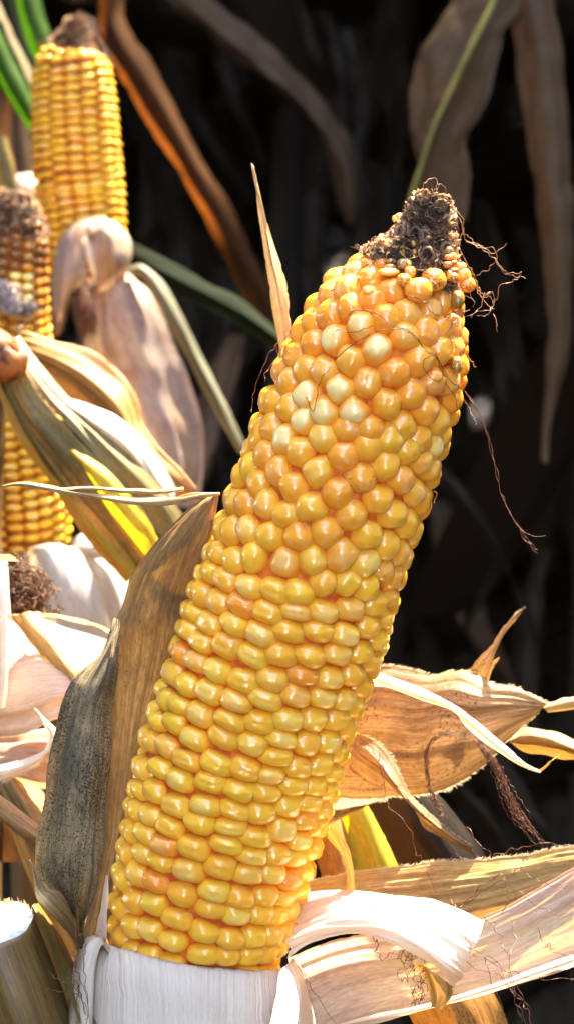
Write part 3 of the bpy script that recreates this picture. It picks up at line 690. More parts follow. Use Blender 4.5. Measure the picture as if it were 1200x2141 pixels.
LF, G = sheet('husk_leaf', [
 [(770, 1400, 16), (805, 1410, 12), (860, 1432, 9), (920, 1455, 6), (970, 1482, 3), (1020, 1520, 1), (1065, 1558, 0), (1100, 1590, 0), (1134, 1612, 0)],
 [(768, 1420, 16), (800, 1428, 10), (855, 1446, 6), (910, 1464, 3), (960, 1490, -1), (1000, 1525, -2), (1050, 1565, -2), (1092, 1595, -1), (1130, 1614, 0)],
 [(765, 1440, 18), (795, 1436, 14), (850, 1452, 10), (900, 1470, 7), (950, 1490, 4), (975, 1520, 4), (1035, 1570, 2), (1080, 1600, 1), (1126, 1616, 0)]],
 M['white'], main, dz=28, n=60, m=12, ridge=.0003, wob=.0006, rag=.0004, seed=11.4, label='narrow pale husk strip crossing the brown husk')
sheet('husk_curl', [[(1126, 1610, 0), (1140, 1600, 0), (1152, 1592, 0), (1168, 1582, 0)], [(1132, 1616, 1), (1145, 1606, 1), (1156, 1594, 1), (1170, 1582, 0)]], M['straw'], main, dz=28, n=14, m=4)
LF, G = sheet('husk_leaf', [
 [(740, 1530, 14), (765, 1540, 10), (795, 1555, 8), (815, 1580, 6), (840, 1625, 4), (860, 1665, 3), (900, 1700, 2), (950, 1740, 2), (980, 1765, 3), (1000, 1792, 4)],
 [(735, 1560, 16), (755, 1580, 8), (785, 1600, 4), (805, 1620, 1), (835, 1655, 0), (865, 1690, -1), (900, 1720, 0), (945, 1755, 1), (975, 1775, 3), (995, 1794, 4)],
 [(720, 1600, 18), (732, 1618, 14), (775, 1645, 10), (820, 1664, 8), (860, 1700, 6), (885, 1735, 5), (920, 1755, 5), (950, 1775, 5), (975, 1790, 5), (990, 1797, 5)]],
 M['brown'], main, dz=28, n=60, m=18, ridge=.0004, wob=.0009, rag=.0004, seed=12.9, label='twisted brown husk ribbon drooping down right')
edge_hairs('husk_hair', G, 0, HAIR, LF, 250, .0008, 1, 8)
sheet('husk_leaf', two_rail([(690, 1670, 40), (760, 1668, 40), (810, 1668, 38)], [(690, 1728, 40), (720, 1712, 40), (790, 1680, 38)], 3), M['brown'], main, dz=28, m=10, seed=13)
LF, G = sheet('husk_leaf', [[(978, 1402, 22), (1002, 1372, 21), (1030, 1338, 20), (1055, 1300, 19), (1072, 1280, 19), (1096, 1267, 19)], [(1000, 1412, 24), (1020, 1382, 20), (1040, 1345, 18), (1062, 1305, 18), (1078, 1286, 18), (1097, 1269, 19)], [(1022, 1422, 26), (1032, 1385, 23), (1048, 1348, 21), (1070, 1315, 20), (1086, 1292, 19), (1098, 1271, 19)]],
 M['brown'], main, dz=28, n=40, m=10, rag=.0008, ridge=.0003, seed=14.2, label='thin torn husk spike standing above the brown husk')
sheet('husk_curl', [[(1014, 1420, 23), (1022, 1395, 22), (1030, 1382, 22), (1043, 1374, 22)], [(1024, 1424, 24), (1030, 1400, 22), (1036, 1388, 22), (1044, 1378, 22)]], M['straw'], main, dz=28, n=14, m=5)
sheet('husk_leaf', two_rail([(1125, 1470, 14), (1160, 1458, 14), (1230, 1448, 14)], [(1145, 1490, 14), (1165, 1488, 14), (1230, 1478, 14)], 2), M['twist'], main, dz=28, m=8, rag=.0003, seed=15)
LF, G = sheet('husk_leaf', [[(1060, 1545, 26), (1090, 1518, 24), (1130, 1516, 22), (1175, 1526, 20), (1230, 1555, 18)], [(1062, 1550, 22), (1095, 1545, 18), (1130, 1548, 16), (1175, 1560, 14), (1230, 1580, 12)], [(1070, 1556, 28), (1095, 1575, 26), (1140, 1580, 24), (1180, 1590, 22), (1230, 1592, 20)]],
 M['straw'], main, dz=28, n=40, m=14, ridge=.0005, rag=.0005, seed=16.4)
# thin curl by the ear's right edge
sheet('husk_leaf', [[(690, 1722, 8), (712, 1745, 6), (730, 1780, 5), (738, 1820, 6), (741, 1862, 8)], [(686, 1732, 12), (704, 1755, 9), (720, 1788, 7), (729, 1825, 8), (732, 1864, 9)], [(684, 1750, 16), (700, 1770, 14), (718, 1800, 12), (722, 1830, 12), (721, 1862, 12)]], M['straw'], main, n=36, m=8, ridge=.0003, seed=17.3)
# left side: back brown husk, dark mouldy husk, twisted tip
LF, G = sheet('husk_leaf', [
 [(175, 1960, 18), (200, 1850, 20), (222, 1750, 20), (224, 1650, 20), (230, 1520, 18), (234, 1400, 15), (236, 1310, 11), (256, 1258, 12), (272, 1208, 10), (305, 1160, 6), (345, 1112, 3), (402, 1058, 0), (440, 1040, -1)],
 [(200, 1960, 12), (225, 1850, 14), (246, 1750, 14), (258, 1650, 13), (275, 1520, 11), (290, 1400, 8), (300, 1310, 4), (318, 1240, 1), (335, 1190, -2), (362, 1140, -5), (395, 1095, -6), (425, 1055, -5), (446, 1036, -4)],
 [(250, 1960, 12), (270, 1850, 14), (290, 1750, 14), (310, 1650, 12), (340, 1500, 8), (370, 1400, 4), (395, 1310, 2), (410, 1240, 0), (425, 1190, -2), (440, 1140, -3), (450, 1100, -4), (456, 1060, -4), (458, 1036, -4)]],
 M['backbrown'], main, n=90, m=40, ridge=.0006, ridges=20, wob=.0005, rag=.0003, seed=18.5, label='weathered brown husk hugging the left of the ear')
LF, G = sheet('husk_leaf', [
 [(168, 1975, 2), (155, 1956, 0), (122, 1888, -2), (73, 1836, -2), (68, 1800, -2), (80, 1732, -3), (97, 1611, -4), (117, 1518, -5), (141, 1440, -5), (165, 1402, -4), (209, 1363, -2), (236, 1315, 0), (244, 1294, 2)],
 [(170, 1975, -2), (164, 1945, -5), (150, 1890, -10), (130, 1835, -12), (122, 1790, -12), (128, 1725, -12), (142, 1611, -12), (160, 1518, -12), (178, 1450, -11), (200, 1410, -9), (222, 1365, -6), (241, 1318, -2), (246, 1294, 1)],
 [(173, 1975, -4), (172, 1940, -8), (175, 1885, -14), (182, 1830, -16), (180, 1780, -16), (186, 1720, -15), (195, 1611, -14), (208, 1518, -12), (220, 1450, -10), (230, 1405, -8), (238, 1362, -5), (247, 1320, -2), (249, 1295, 1)],
 [(176, 1972, -4), (182, 1928, -6), (205, 1870, -8), (214, 1830, -9), (222, 1780, -9), (227, 1720, -8), (232, 1635, -7), (241, 1513, -5), (249, 1450, -4), (254, 1402, -3), (255, 1355, -2), (254, 1318, 0), (251, 1296, 1)]],
 M['mould'], main, n=90, m=44, ridge=.0008, ridges=16, wob=.0009, rag=.0003, seed=19.7, label='dark grey mouldy husk covered in black specks')
LF, G = sheet('husk_leaf', [[(165, 1985, 0), (150, 1960, -2), (118, 1920, -3), (80, 1880, -4), (70, 1840, -4), (64, 1812, -3), (60, 1798, -2)], [(170, 1985, -4), (158, 1950, -8), (130, 1900, -13), (100, 1866, -14), (84, 1850, -12), (72, 1822, -6), (61, 1798, -3)], [(172, 1985, -6), (168, 1945, -12), (150, 1905, -17), (128, 1870, -18), (112, 1858, -16), (90, 1840, -10), (62, 1799, -4)]],
 M['brown'], main, n=44, m=16, rag=.0012, wob=.0008, seed=20.2, label='short torn brown husk at the lower left')
# rolled dry tip pointing left
def rolled(name, cl_, rad, mat, parent, turns=1.35, n=70, m=22, seed=0.0, label=None, phase=0.0, tw=2.2, flat=.7):
    c = catmull([tuple(P(*q)) for q in cl_], n); r = np.interp(np.linspace(0, 1, n), np.linspace(0, 1, len(rad)), rad)
    T = np.gradient(c, axis=0); T /= np.linalg.norm(T, axis=1, keepdims=True)
    G = np.zeros((n, m, 3)); ref = np.array(tuple(UP))
    for i in range(n):
        a = ref - T[i] * ref.dot(T[i]); a /= np.linalg.norm(a); b = np.cross(T[i], a)
        for j in range(m):
            u = j / (m - 1); an = phase + tw * i / n + turns * 2 * math.pi * u
            rr_ = r[i] * (1 - .35 * u) * (1 + .22 * nz3(i * .12 + seed, u * 3, 2))
            G[i, j] = c[i] + a * math.cos(an) * rr_ * flat + b * math.sin(an) * rr_
    return grid_mesh(name, G, mat, parent, ridge=.0003, ridges=10, wob=.0004, seed=seed, label=label, thick=.0002)
rolled('husk_tip', [(456, 1032, -6), (420, 1035, -8), (360, 1046, -9), (290, 1048, -10), (220, 1040, -10), (150, 1030, -11), (90, 1020, -11), (45, 1014, -11), (4, 1018, -10)],
       [.0011, .0018, .0021, .0022, .0019, .0016, .0015, .0012, .0006], M['twist'], main, label='dry rolled husk tip pointing left', seed=2.2, phase=.6)
rolled('husk_tip', [(384, 1024, -8), (340, 1028, -9), (280, 1028, -9), (200, 1022, -10), (130, 1026, -11), (60, 1020, -11)],
       [.0008, .0013, .0013, .0013, .0010, .0006], M['twist'], main, seed=4.2, phase=2.6, turns=.9, tw=3)
# pale spike behind the ear
LF, G = sheet('husk_leaf', [[(585, 775, 24), (580, 725, 26), (566, 630, 28), (553, 540, 30), (540, 450, 31), (530, 380, 32), (526, 340, 33)], [(600, 760, 22), (595, 700, 24), (582, 620, 25), (565, 530, 27), (550, 450, 29), (534, 380, 31), (527, 340, 33)], [(612, 740, 24), (609, 680, 25), (600, 595, 27), (577, 512, 29), (562, 455, 30), (539, 372, 32), (529, 342, 33)]],
 M['twist'], main, n=60, m=12, ridge=.0004, rag=.0008, seed=21.3, label='tall pale husk spike pointing up behind the ear')
# silk bundles on the right husks
def bundle(name, path, n_, spread, mat, parent, r=.00008, seed=1, label=None, lenj=.3):
    rr = random.Random(seed); lines = []
    for k in range(n_):
        ox, oy, od = rr.gauss(0, 1), rr.gauss(0, 1), rr.gauss(0, 1)
        a = rr.random() * lenj * .5; b = 1 - rr.random() * lenj
        c = catmull(path, 14); i0, i1 = int(a * 13), max(4, int(b * 13))
        ln = []
        for i in range(i0, i1 + 1):
            f = i / 13; sp = spread * (0.25 + f)
            ln.append((c[i][0] + ox * sp + 3 * nz3(f * 4, k * 3.1, 1) * spread / 5, c[i][1] + oy * sp * .5 + 3 * nz3(f * 4, k * 3.1, 7) * spread / 5, c[i][2] + od * spread * .08))
        lines.append(ln)
    return silk(name, lines, mat, parent, r, wig=.0008, seed=seed + 50, label=label, kind='stuff')
bundle('silk_strand', [(995, 1550, 8), (1020, 1580, 8), (1040, 1610, 8), (1060, 1660, 8), (1085, 1710, 8), (1115, 1750, 8), (1138, 1785, 8)], 26, 9, M['silk'], main, seed=21, label='hanging bundle of brown silk below the brown husk')
bundle('silk_strand', [(925, 1690, 12), (900, 1655, 10), (890, 1600, 8), (893, 1560, 7), (915, 1538, 6), (950, 1532, 6), (985, 1540, 6), (1010, 1560, 6)], 12, 3.5, M['silk'], main, seed=22, lenj=.2, label='dark silk loop arching over the brown husk')
bundle('silk_strand', [(898, 1665, 12), (912, 1690, 11), (930, 1720, 10)], 6, 4, M['silk'], main, seed=23)
tr_silk = [
 [(773, 1550, 5), (790, 1590, 4), (803, 1640, 3), (808, 1680, 2), (835, 1710, 0), (860, 1740, -1), (868, 1780, -2), (888, 1805, -3), (895, 1835, -4), (915, 1870, -5)],
 [(612, 2006, -16), (632, 2030, -16), (652, 2065, -16), (680, 2110, -16), (705, 2145, -16)],
 [(975, 1730, 8), (990, 1750, 6), (1010, 1775, 4), (1045, 1790, 3)], [(950, 1785, 12), (965, 1795, 10), (990, 1800, 9)], [(1030, 1790, 10), (1080, 1775, 8), (1130, 1765, 6), (1180, 1762, 5), (1210, 1766, 5)],
 [(960, 1900, 0), (1000, 1870, 0), (1040, 1845, 0), (1075, 1825, 0), (1100, 1790, 2)], [(970, 1890, 2), (1010, 1850, 1), (1050, 1830, 1), (1060, 1880, -2), (1045, 1915, -4)],
 [(1010, 1915, -10), (1040, 1950, -12), (1060, 2000, -15), (1068, 2040, -17), (1080, 2080, -18), (1090, 2141, -18)],
 [(985, 1995, -17), (1020, 1998, -16), (1045, 2020, -17), (1060, 2060, -19), (1080, 2100, -19), (1110, 2160, -19)],
 [(990, 1985, -17), (1010, 2000, -18), (1030, 2060, -20), (1050, 2110, -20), (1045, 2160, -20)], [(975, 2010, -16), (1000, 2030, -18), (1040, 2040, -18), (1110, 2110, -19)],
 [(1060, 1900, -6), (1075, 1960, -12), (1062, 2020, -18), (1075, 2090, -20)], [(1080, 2055, -19), (1095, 2100, -19), (1120, 2160, -19)], [(1010, 2000, -17), (1060, 2030, -19), (1140, 2045, -22), (1180, 2044, -22), (1210, 2050, -22)],
 [(1100, 1830, 0), (1140, 1850, -2), (1170, 1855, -3), (1210, 1850, -4)], [(1010, 1830, 4), (1070, 1860, 0), (1140, 1900, -6), (1180, 1910, -8)], [(1140, 1975, -14), (1160, 1990, -15), (1180, 2000, -16), (1210, 1988, -16)],
 [(778, 1960, -15), (790, 1975, -17), (785, 1990, -16), (800, 2000, -15), (815, 1990, -15), (830, 1985, -15)], [(1120, 1940, -12), (1150, 1985, -14), (1190, 1990, -15)],
 [(940, 1880, -6), (955, 1900, -12), (965, 1930, -16), (975, 1960, -17), (985, 2000, -18)],
]
silk('silk_strand', tr_silk, M['silk'], main, r=.00012, wig=.0012, seed=31, label='brown silk thread straying across the right husks', split=True)
rr = random.Random(77); tang = []
for k in range(16):
    cx, cy = (850 + rr.gauss(0, 5), 2000 + rr.gauss(0, 16)) if k < 8 else (872 + rr.gauss(0, 12), 2075 + rr.gauss(0, 14))
    r0 = rr.uniform(10, 26); a0 = rr.uniform(0, 6.28); e = rr.uniform(.5, 1)
    tang.append([(cx + r0 * math.cos(a0 + q * .8) * e, cy + r0 * math.sin(a0 + q * .8), -16 + q * .4 + rr.uniform(-1, 1)) for q in range(rr.randint(5, 9))])
silk('silk_tangle', tang, M['silk'], main, r=.00009, wig=.0012, seed=32, kind='stuff', label='tangled knot of brown silk under the curling husk')
red = [[(183, 1975, -10), (178, 1990, -14), (176, 2020, -16), (180, 2060, -18), (186, 2110, -18), (190, 2150, -18)], [(160, 1905, -12), (163, 1930, -13), (158, 1960, -14), (160, 2000, -16), (152, 2020, -18), (140, 2045, -18)],
 [(95, 2087, -18), (100, 2072, -19), (115, 2072, -19), (135, 2075, -19), (158, 2072, -18), (172, 2090, -18), (182, 2130, -18)], [(104, 2032, -18), (115, 2045, -19), (135, 2055, -19), (142, 2078, -18)],
 [(113, 2098, -18), (118, 2115, -18), (125, 2130, -18), (142, 2150, -18)], [(160, 1960, -14), (170, 1952, -13), (180, 1950, -12)], [(170, 1982, -12), (172, 1970, -13), (180, 1968, -12)], [(178, 1940, -10), (190, 1925, -9), (206, 1915, -9), (212, 1890, -9)],
 [(150, 2020, -17), (158, 2050, -18), (170, 2080, -19), (180, 2120, -19)], [(145, 2035, -17), (160, 2070, -18), (165, 2110, -19), (175, 2150, -19)], [(155, 1990, -16), (160, 2030, -18), (175, 2060, -19), (185, 2100, -19)], [(165, 2060, -18), (172, 2090, -19), (184, 2115, -19), (180, 2150, -19)]]
silk('silk_strand', red, M['silk'], main, r=.00014, wig=.0008, seed=33, label='rusty silk thread by the left of the sleeve', split=True)
# shank and stalk that carry the ear, below the frame
loft('shank', [tuple(P(372, 2150, 20)), tuple(P(330, 2350, 28)), tuple(P(250, 2700, 45)), tuple(P(120, 3300, 60))], [.017, .013, .010, .010], M['stalk'], main, sides=20, n=20)

# ------------------------------------------------------------------ upper left ear
def radm(axis, rads): return [r / K * (D + a[2] / 1000) / D for r, a in zip(rads, axis)]
AX1 = [(186, 580, 303), (180, 520, 302), (175, 470, 301), (168, 400, 300), (162, 350, 299), (157, 250, 298), (151, 150, 297), (149, 118, 297), (152, 95, 297), (158, 70, 297), (160, 36, 297)]
RD1 = [84, 88, 91, 95, 96, 94, 86, 73, 50, 32, 14]
ear1 = thing('corn_ear', P(*AX1[0]), 'blurred golden corn ear standing upright at top left with a purplish brown silky tip', 'corn ear', 'corn ears with their husks peeled back')
def s_of(axis, y):
    s = 0
    for i in range(len(axis) - 1):
        seg = (P(*axis[i + 1]) - P(*axis[i])).length
        if axis[i + 1][1] <= y: return s + seg * (axis[i][1] - y) / (axis[i][1] - axis[i + 1][1])
        s += seg
    return s
def var1(s, th, jm, q):
    r2 = random.Random(int(q * 1e6)); return (max(0, r2.gauss(.35, .2)) + max(0, s - .8) * 1.2, .5 * r2.random(), .1)
fr1, Rf1, TL1, _ = ear(ear1, AX1, radm(AX1, RD1), M['kernel_far'], 15, .00268, jitter=.10, seg=12, rings=6, nvar=5, seed=21, var=var1, kernel_top=s_of(AX1, 104), bulge=1.0, sz=.87, cobmat=M['cobfar'])
tip(ear1, fr1, Rf1, s_of(AX1, 102), TL1, 5, 300, .8)
bundle('silk_tuft', [(160, 60, 290), (185, 60, 288), (205, 90, 288), (215, 120, 288), (238, 150, 288)], 14, 9, M['silk'], ear1, seed=41, r=.00012)
bundle('silk_tuft', [(150, 75, 290), (150, 50, 289), (165, 30, 289), (185, 45, 289), (210, 75, 289)], 14, 9, M['silk'], ear1, seed=42, r=.00012)
sheet('husk_leaf', [[(182, 462, 288), (148, 474, 286), (120, 515, 284), (111, 580, 283), (110, 650, 283), (116, 704, 284)], [(200, 458, 284), (172, 474, 276), (148, 520, 272), (140, 580, 270), (132, 640, 272), (122, 700, 278)], [(215, 458, 284), (190, 480, 278), (176, 525, 274), (180, 580, 274), (155, 612, 276), (128, 690, 282)]],
      M['mauve'], ear1, m=16, ridge=.0005, seed=31.1, label='pale folded husk hanging at the left of its knot')
sheet('husk_leaf', [[(176, 500, 274), (182, 530, 272), (190, 560, 271), (197, 594, 272)], [(180, 498, 273), (192, 530, 270), (198, 560, 269), (198, 596, 271)], [(182, 497, 274), (198, 528, 272), (203, 562, 271), (199, 597, 272)]], M['white'], ear1, m=6, seed=31.8, label='lick of husk coloured white as sunlit')  # white sheet stands in for a patch of sun on the husk
sheet('husk_leaf', [[(185, 463, 282), (196, 490, 270), (196, 530, 268), (205, 570, 270), (212, 606, 274)], [(215, 456, 280), (226, 480, 264), (232, 520, 262), (238, 556, 264), (232, 600, 272)], [(250, 466, 284), (266, 490, 274), (274, 520, 272), (274, 550, 272), (262, 572, 276)]],
      M['mauve'], ear1, m=18, ridge=.0006, wob=.0012, seed=32.3, label='crumpled husk knot at the butt of the ear')
sheet('husk_leaf', [[(196, 590, 284), (180, 660, 282), (180, 760, 280), (230, 880, 278), (290, 1000, 276), (320, 1060, 276)], [(232, 570, 276), (250, 650, 266), (270, 760, 262), (310, 880, 262), (350, 990, 264), (370, 1060, 266)], [(262, 560, 280), (318, 620, 272), (352, 690, 270), (392, 780, 270), (425, 880, 272), (428, 960, 274), (418, 1060, 276)]],
      M['mauve'], ear1, m=34, ridge=.0012, ridges=9, wob=.001, seed=33.1, label='long loose mauve white husk hanging below the ear')
sheet('husk_leaf', [[(268, 556, 274), (300, 552, 270), (345, 590, 268), (385, 660, 266), (425, 740, 265), (470, 830, 262), (512, 925, 260)], [(270, 566, 270), (300, 566, 264), (335, 610, 262), (375, 680, 260), (415, 760, 259), (462, 850, 258), (508, 940, 258)], [(274, 578, 274), (298, 584, 270), (325, 630, 268), (362, 700, 266), (402, 780, 265), (452, 870, 262), (500, 950, 260)]],
      M['greygreen'], ear1, m=10, ridge=.0003, seed=34.4, label='grey green husk blade arching down to the right')
bundle('silk_tuft', [(185, 590, 280), (175, 620, 277), (180, 660, 275), (190, 700, 275)], 60, 12, M['silk'], ear1, seed=44, r=.0003, label='dark brown silk in the hollow of the husk')
loft('shank', [tuple(P(186, 575, 303)), tuple(P(230, 760, 300)), tuple(P(260, 1100, 300)), tuple(P(260, 2400, 320))], [.008, .008, .009, .009], M['stalk'], ear1, sides=14, n=16)

# ------------------------------------------------------------------ left ear with the mouldy tip
AX3 = [(40, 1170, 238), (36, 1130, 236), (30, 1050, 234), (18, 900, 231), (5, 700, 227), (6, 600, 225), (14, 500, 223), (20, 455, 222), (26, 425, 222), (30, 400, 222)]
RD3 = [104, 116, 124, 116, 106, 101, 92, 76, 56, 24]
ear3 = thing('corn_ear', P(*AX3[0]), 'golden corn ear cut by the left edge, its upper end blackened and mouldy', 'corn ear', 'corn ears with their husks peeled back')
def var3(s, th, jm, q):
    r2 = random.Random(int(q * 1e6)); m = max(0, (s - .52) * 3.6)
    if abs(s - .74) < .05 and abs(th % 6.283 - 0) < .8 and r2.random() < .7: return (0, 3, .6)
    return (max(0, r2.gauss(.3, .15)) + m * .8, .5 * r2.random() if r2.random() < .5 else 0, m * (.8 + r2.random() * 1.4))
fr3, Rf3, TL3, _ = ear(ear3, AX3, radm(AX3, RD3), M['kernel_far'], 20, .00300, jitter=.10, seg=12, rings=6, nvar=5, seed=23, var=var3, kernel_top=s_of(AX3, 452), bulge=1.0, sz=.86, cobmat=M['cobfar'])
tip(ear3, fr3, Rf3, s_of(AX3, 480), TL3, 6, 500, 1.0)
# fluffy white mould
V, F = [], []
rr = random.Random(5)
for k in range(260):
    x, y = 5 + rr.gauss(0, 16), 618 + rr.gauss(0, 17); x += (y - 618) * .5
    p0 = np.array(tuple(P(x, y, 216 - 9))); pts = [p0]
    for q in range(4): pts.append(pts[-1] + np.array([rr.gauss(0, .0007), rr.gauss(-.0001, .0006), rr.gauss(0, .0007)]))
    tube_geo(V, F, pts, .00028, .00012, 4, 6)
M['mouldwhite'] = plain_mat('white_mould', sc(196, 182, 180), sc(140, 126, 130), 500, rough=.9)
mesh_obj('mould_patch', V, F, M['mouldwhite'], ear3, kind='stuff', label='fluffy white mould growing on the kernels')
V, F = [], []
for k in range(120):
    x, y = 50 + rr.gauss(0, 14), 645 + rr.gauss(0, 8)
    p0 = np.array(tuple(P(x, y, 226 - 15))); pts = [p0]
    for q in range(3): pts.append(pts[-1] + np.array([rr.gauss(0, .0006), rr.gauss(-.0001, .0005), rr.gauss(0, .0005)]))
    tube_geo(V, F, pts, .00025, .00012, 4, 5)
mesh_obj('mould_patch', V, F, plain_mat('grey_mould', sc(120, 116, 124), sc(90, 86, 90), 500, rough=.9), ear3, kind='stuff')
M['bluehusk'] = husk_mat('bluish_white_husk', sc(206, 208, 212), sc(180, 180, 184), sc(170, 160, 140), 0.5, transl=.25, vein_amt=.5, patch=sc(184, 196, 160), patch_amt=.3)
sheet('husk_leaf', [[(20, 1200, 226), (45, 1165, 222), (60, 1230, 220), (70, 1340, 220), (80, 1420, 222)], [(70, 1150, 214), (100, 1148, 208), (120, 1230, 204), (130, 1340, 205), (135, 1420, 208)], [(130, 1146, 218), (165, 1150, 212), (205, 1230, 209), (235, 1340, 210), (240, 1420, 214)]],
      M['bluehusk'], ear3, m=30, ridge=.0009, ridges=8, seed=35.2, label='bluish white husk lobe under the ear')
sheet('husk_leaf', [[(150, 1170, 224), (180, 1195, 216), (205, 1260, 213), (220, 1340, 214), (230, 1440, 214)], [(165, 1160, 220), (210, 1180, 210), (240, 1240, 207), (260, 1330, 207), (270, 1440, 208)], [(180, 1160, 224), (235, 1175, 218), (275, 1220, 215), (300, 1300, 216), (310, 1440, 216)]],
      M['bluehusk'], ear3, m=24, ridge=.0007, ridges=7, seed=36.2)
sheet('husk_leaf', [[(150, 1150, 224), (158, 1126, 222), (185, 1113, 221), (212, 1120, 222), (235, 1140, 224)], [(148, 1160, 220), (165, 1145, 214), (190, 1140, 212), (215, 1145, 214), (240, 1158, 220)], [(155, 1172, 222), (172, 1172, 218), (195, 1170, 216), (218, 1170, 218), (240, 1170, 222)]],
      M['bluehusk'], ear3, m=14, ridge=.0005, seed=37.2)
loft('shank', [tuple(P(40, 1165, 240)), tuple(P(60, 1350, 240)), tuple(P(90, 1700, 246)), tuple(P(110, 3000, 280))], [.012, .010, .009, .010], M['stalk'], ear3, sides=14, n=16)

# ------------------------------------------------------------------ folded dying leaf on the left
lf = thing('corn_leaf', P(20, 780, 150), 'broad folded dying leaf, orange brown and yellow green, sloping down behind the large ear', 'leaf')
LF, G = sheet('leaf_blade', [[(28, 700, 162), (45, 688, 160), (100, 702, 158), (165, 722, 156), (216, 748, 154), (262, 790, 152), (292, 838, 150), (302, 882, 148), (330, 930, 146), (372, 972, 144), (412, 1018, 142)],
 [(30, 730, 160), (55, 730, 156), (105, 745, 152), (165, 775, 149), (205, 805, 147), (240, 845, 145), (265, 885, 144), (285, 920, 143), (320, 965, 142), (360, 1000, 141), (400, 1030, 141)],
 [(35, 760, 160), (65, 770, 158), (110, 800, 155), (160, 840, 152), (195, 870, 150), (225, 905, 148), (250, 940, 147), (275, 970, 146), (310, 1000, 145), (350, 1025, 144), (390, 1045, 142)]],
 M['leaf_orange'], lf, m=24, ridge=.0006, wob=.0012, rag=.0005, seed=40.1, label='orange brown back flap with black specks')
LF, G = sheet('leaf_blade', [[(35, 702, 140), (60, 735, 136), (95, 782, 133), (132, 825, 131), (185, 845, 130), (240, 866, 129), (280, 892, 129), (315, 930, 129), (345, 972, 130), (372, 1020, 132)],
 [(33, 706, 138), (58, 742, 131), (92, 790, 126), (134, 838, 123), (180, 868, 121), (228, 898, 120), (268, 930, 120), (300, 965, 121), (330, 1010, 124), (360, 1050, 128)],
 [(30, 710, 139), (55, 752, 133), (90, 800, 129), (136, 850, 126), (175, 885, 124), (215, 925, 123), (250, 960, 123), (280, 1000, 124), (315, 1045, 126), (345, 1090, 130)]],
 M['leaf_grey'], lf, m=20, ridge=.0004, seed=41.1, label='glossy upper fold coloured pale as sunlit')  # pale grey here stands in for sunlight on the fold
LF, G = sheet('leaf_blade', [[(-10, 790, 128), (8, 830, 126), (34, 890, 125), (68, 945, 124), (110, 1000, 124), (150, 1065, 124), (200, 1130, 125), (268, 1206, 126), (330, 1270, 128)],
 [(5, 750, 128), (30, 800, 124), (65, 870, 121), (110, 930, 119), (155, 985, 118), (200, 1045, 118), (245, 1105, 119), (300, 1175, 121), (350, 1250, 124)],
 [(20, 725, 128), (50, 775, 124), (95, 840, 121), (140, 890, 118), (185, 940, 116), (235, 995, 116), (280, 1050, 117), (330, 1120, 119), (375, 1200, 122)]],
 M['leaf_turning'], lf, m=30, ridge=.0005, wob=.0006, seed=42.1, label='green and brown mottled middle of the leaf')
sheet('leaf_blade', [[(20, 722, 129), (50, 772, 125), (95, 838, 122), (140, 888, 119), (185, 938, 117), (235, 993, 117), (280, 1048, 118), (330, 1118, 120), (375, 1198, 123)],
 [(32, 710, 133), (62, 760, 128), (108, 820, 124), (155, 865, 121), (200, 910, 119), (252, 960, 118), (300, 1010, 119), (350, 1070, 121), (395, 1150, 124)],
 [(40, 702, 138), (72, 748, 133), (122, 808, 128), (170, 855, 125), (218, 900, 122), (270, 950, 121), (320, 1000, 122), (372, 1060, 124), (415, 1130, 126)]],
 M['leaf_turning'], lf, m=16, ridge=.0005, seed=43.1)
sheet('leaf_blade', [[(148, 938, 117), (175, 975, 114), (215, 1040, 113), (250, 1100, 114), (296, 1165, 116)], [(152, 942, 116), (200, 985, 112), (245, 1040, 111), (285, 1100, 112), (312, 1150, 115)], [(158, 944, 117), (215, 975, 114), (270, 1030, 113), (312, 1085, 114), (332, 1130, 117)]],
 M['leaf_yellow'], lf, m=12, ridge=.0003, seed=44.2, label='bright yellow green part of the leaf')
sheet('leaf_margin', [[(-12, 800, 127), (8, 845, 125), (34, 905, 124), (68, 960, 123), (110, 1015, 123), (150, 1080, 123), (198, 1145, 124), (264, 1218, 125)], [(-6, 780, 125), (22, 840, 122), (55, 905, 120), (92, 960, 119), (132, 1015, 119), (175, 1075, 120), (222, 1140, 121), (280, 1205, 123)]],
 husk_mat('yellow_margin', sc(206, 160, 70), sc(180, 134, 60), sc(190, 150, 110), .5, transl=.4, vein_amt=.4), lf, m=6, seed=45, label='yellow brown margin of the leaf')
M['knob'] = plain_mat('swollen_leaf_base', sc(160, 98, 48), sc(78, 48, 32), 320, rough=.6, lo=.4, hi=.62, transl=.25)
loft('leaf_collar', [tuple(P(-40, 730, 130)), tuple(P(-5, 745, 124)), tuple(P(15, 760, 121)), tuple(P(36, 758, 121)), tuple(P(52, 742, 123))], [.0068, .0066, .006, .0046, .0012], M['knob'], lf, sides=20, n=20, bump=.0014, bscale=220, label='knobbly orange brown leaf collar')
loft('stalk', [tuple(P(-40, 740, 142)), tuple(P(-70, 1100, 150)), tuple(P(-90, 3200, 190))], [.009, .011, .012], M['stalk'], lf, sides=16, n=14)

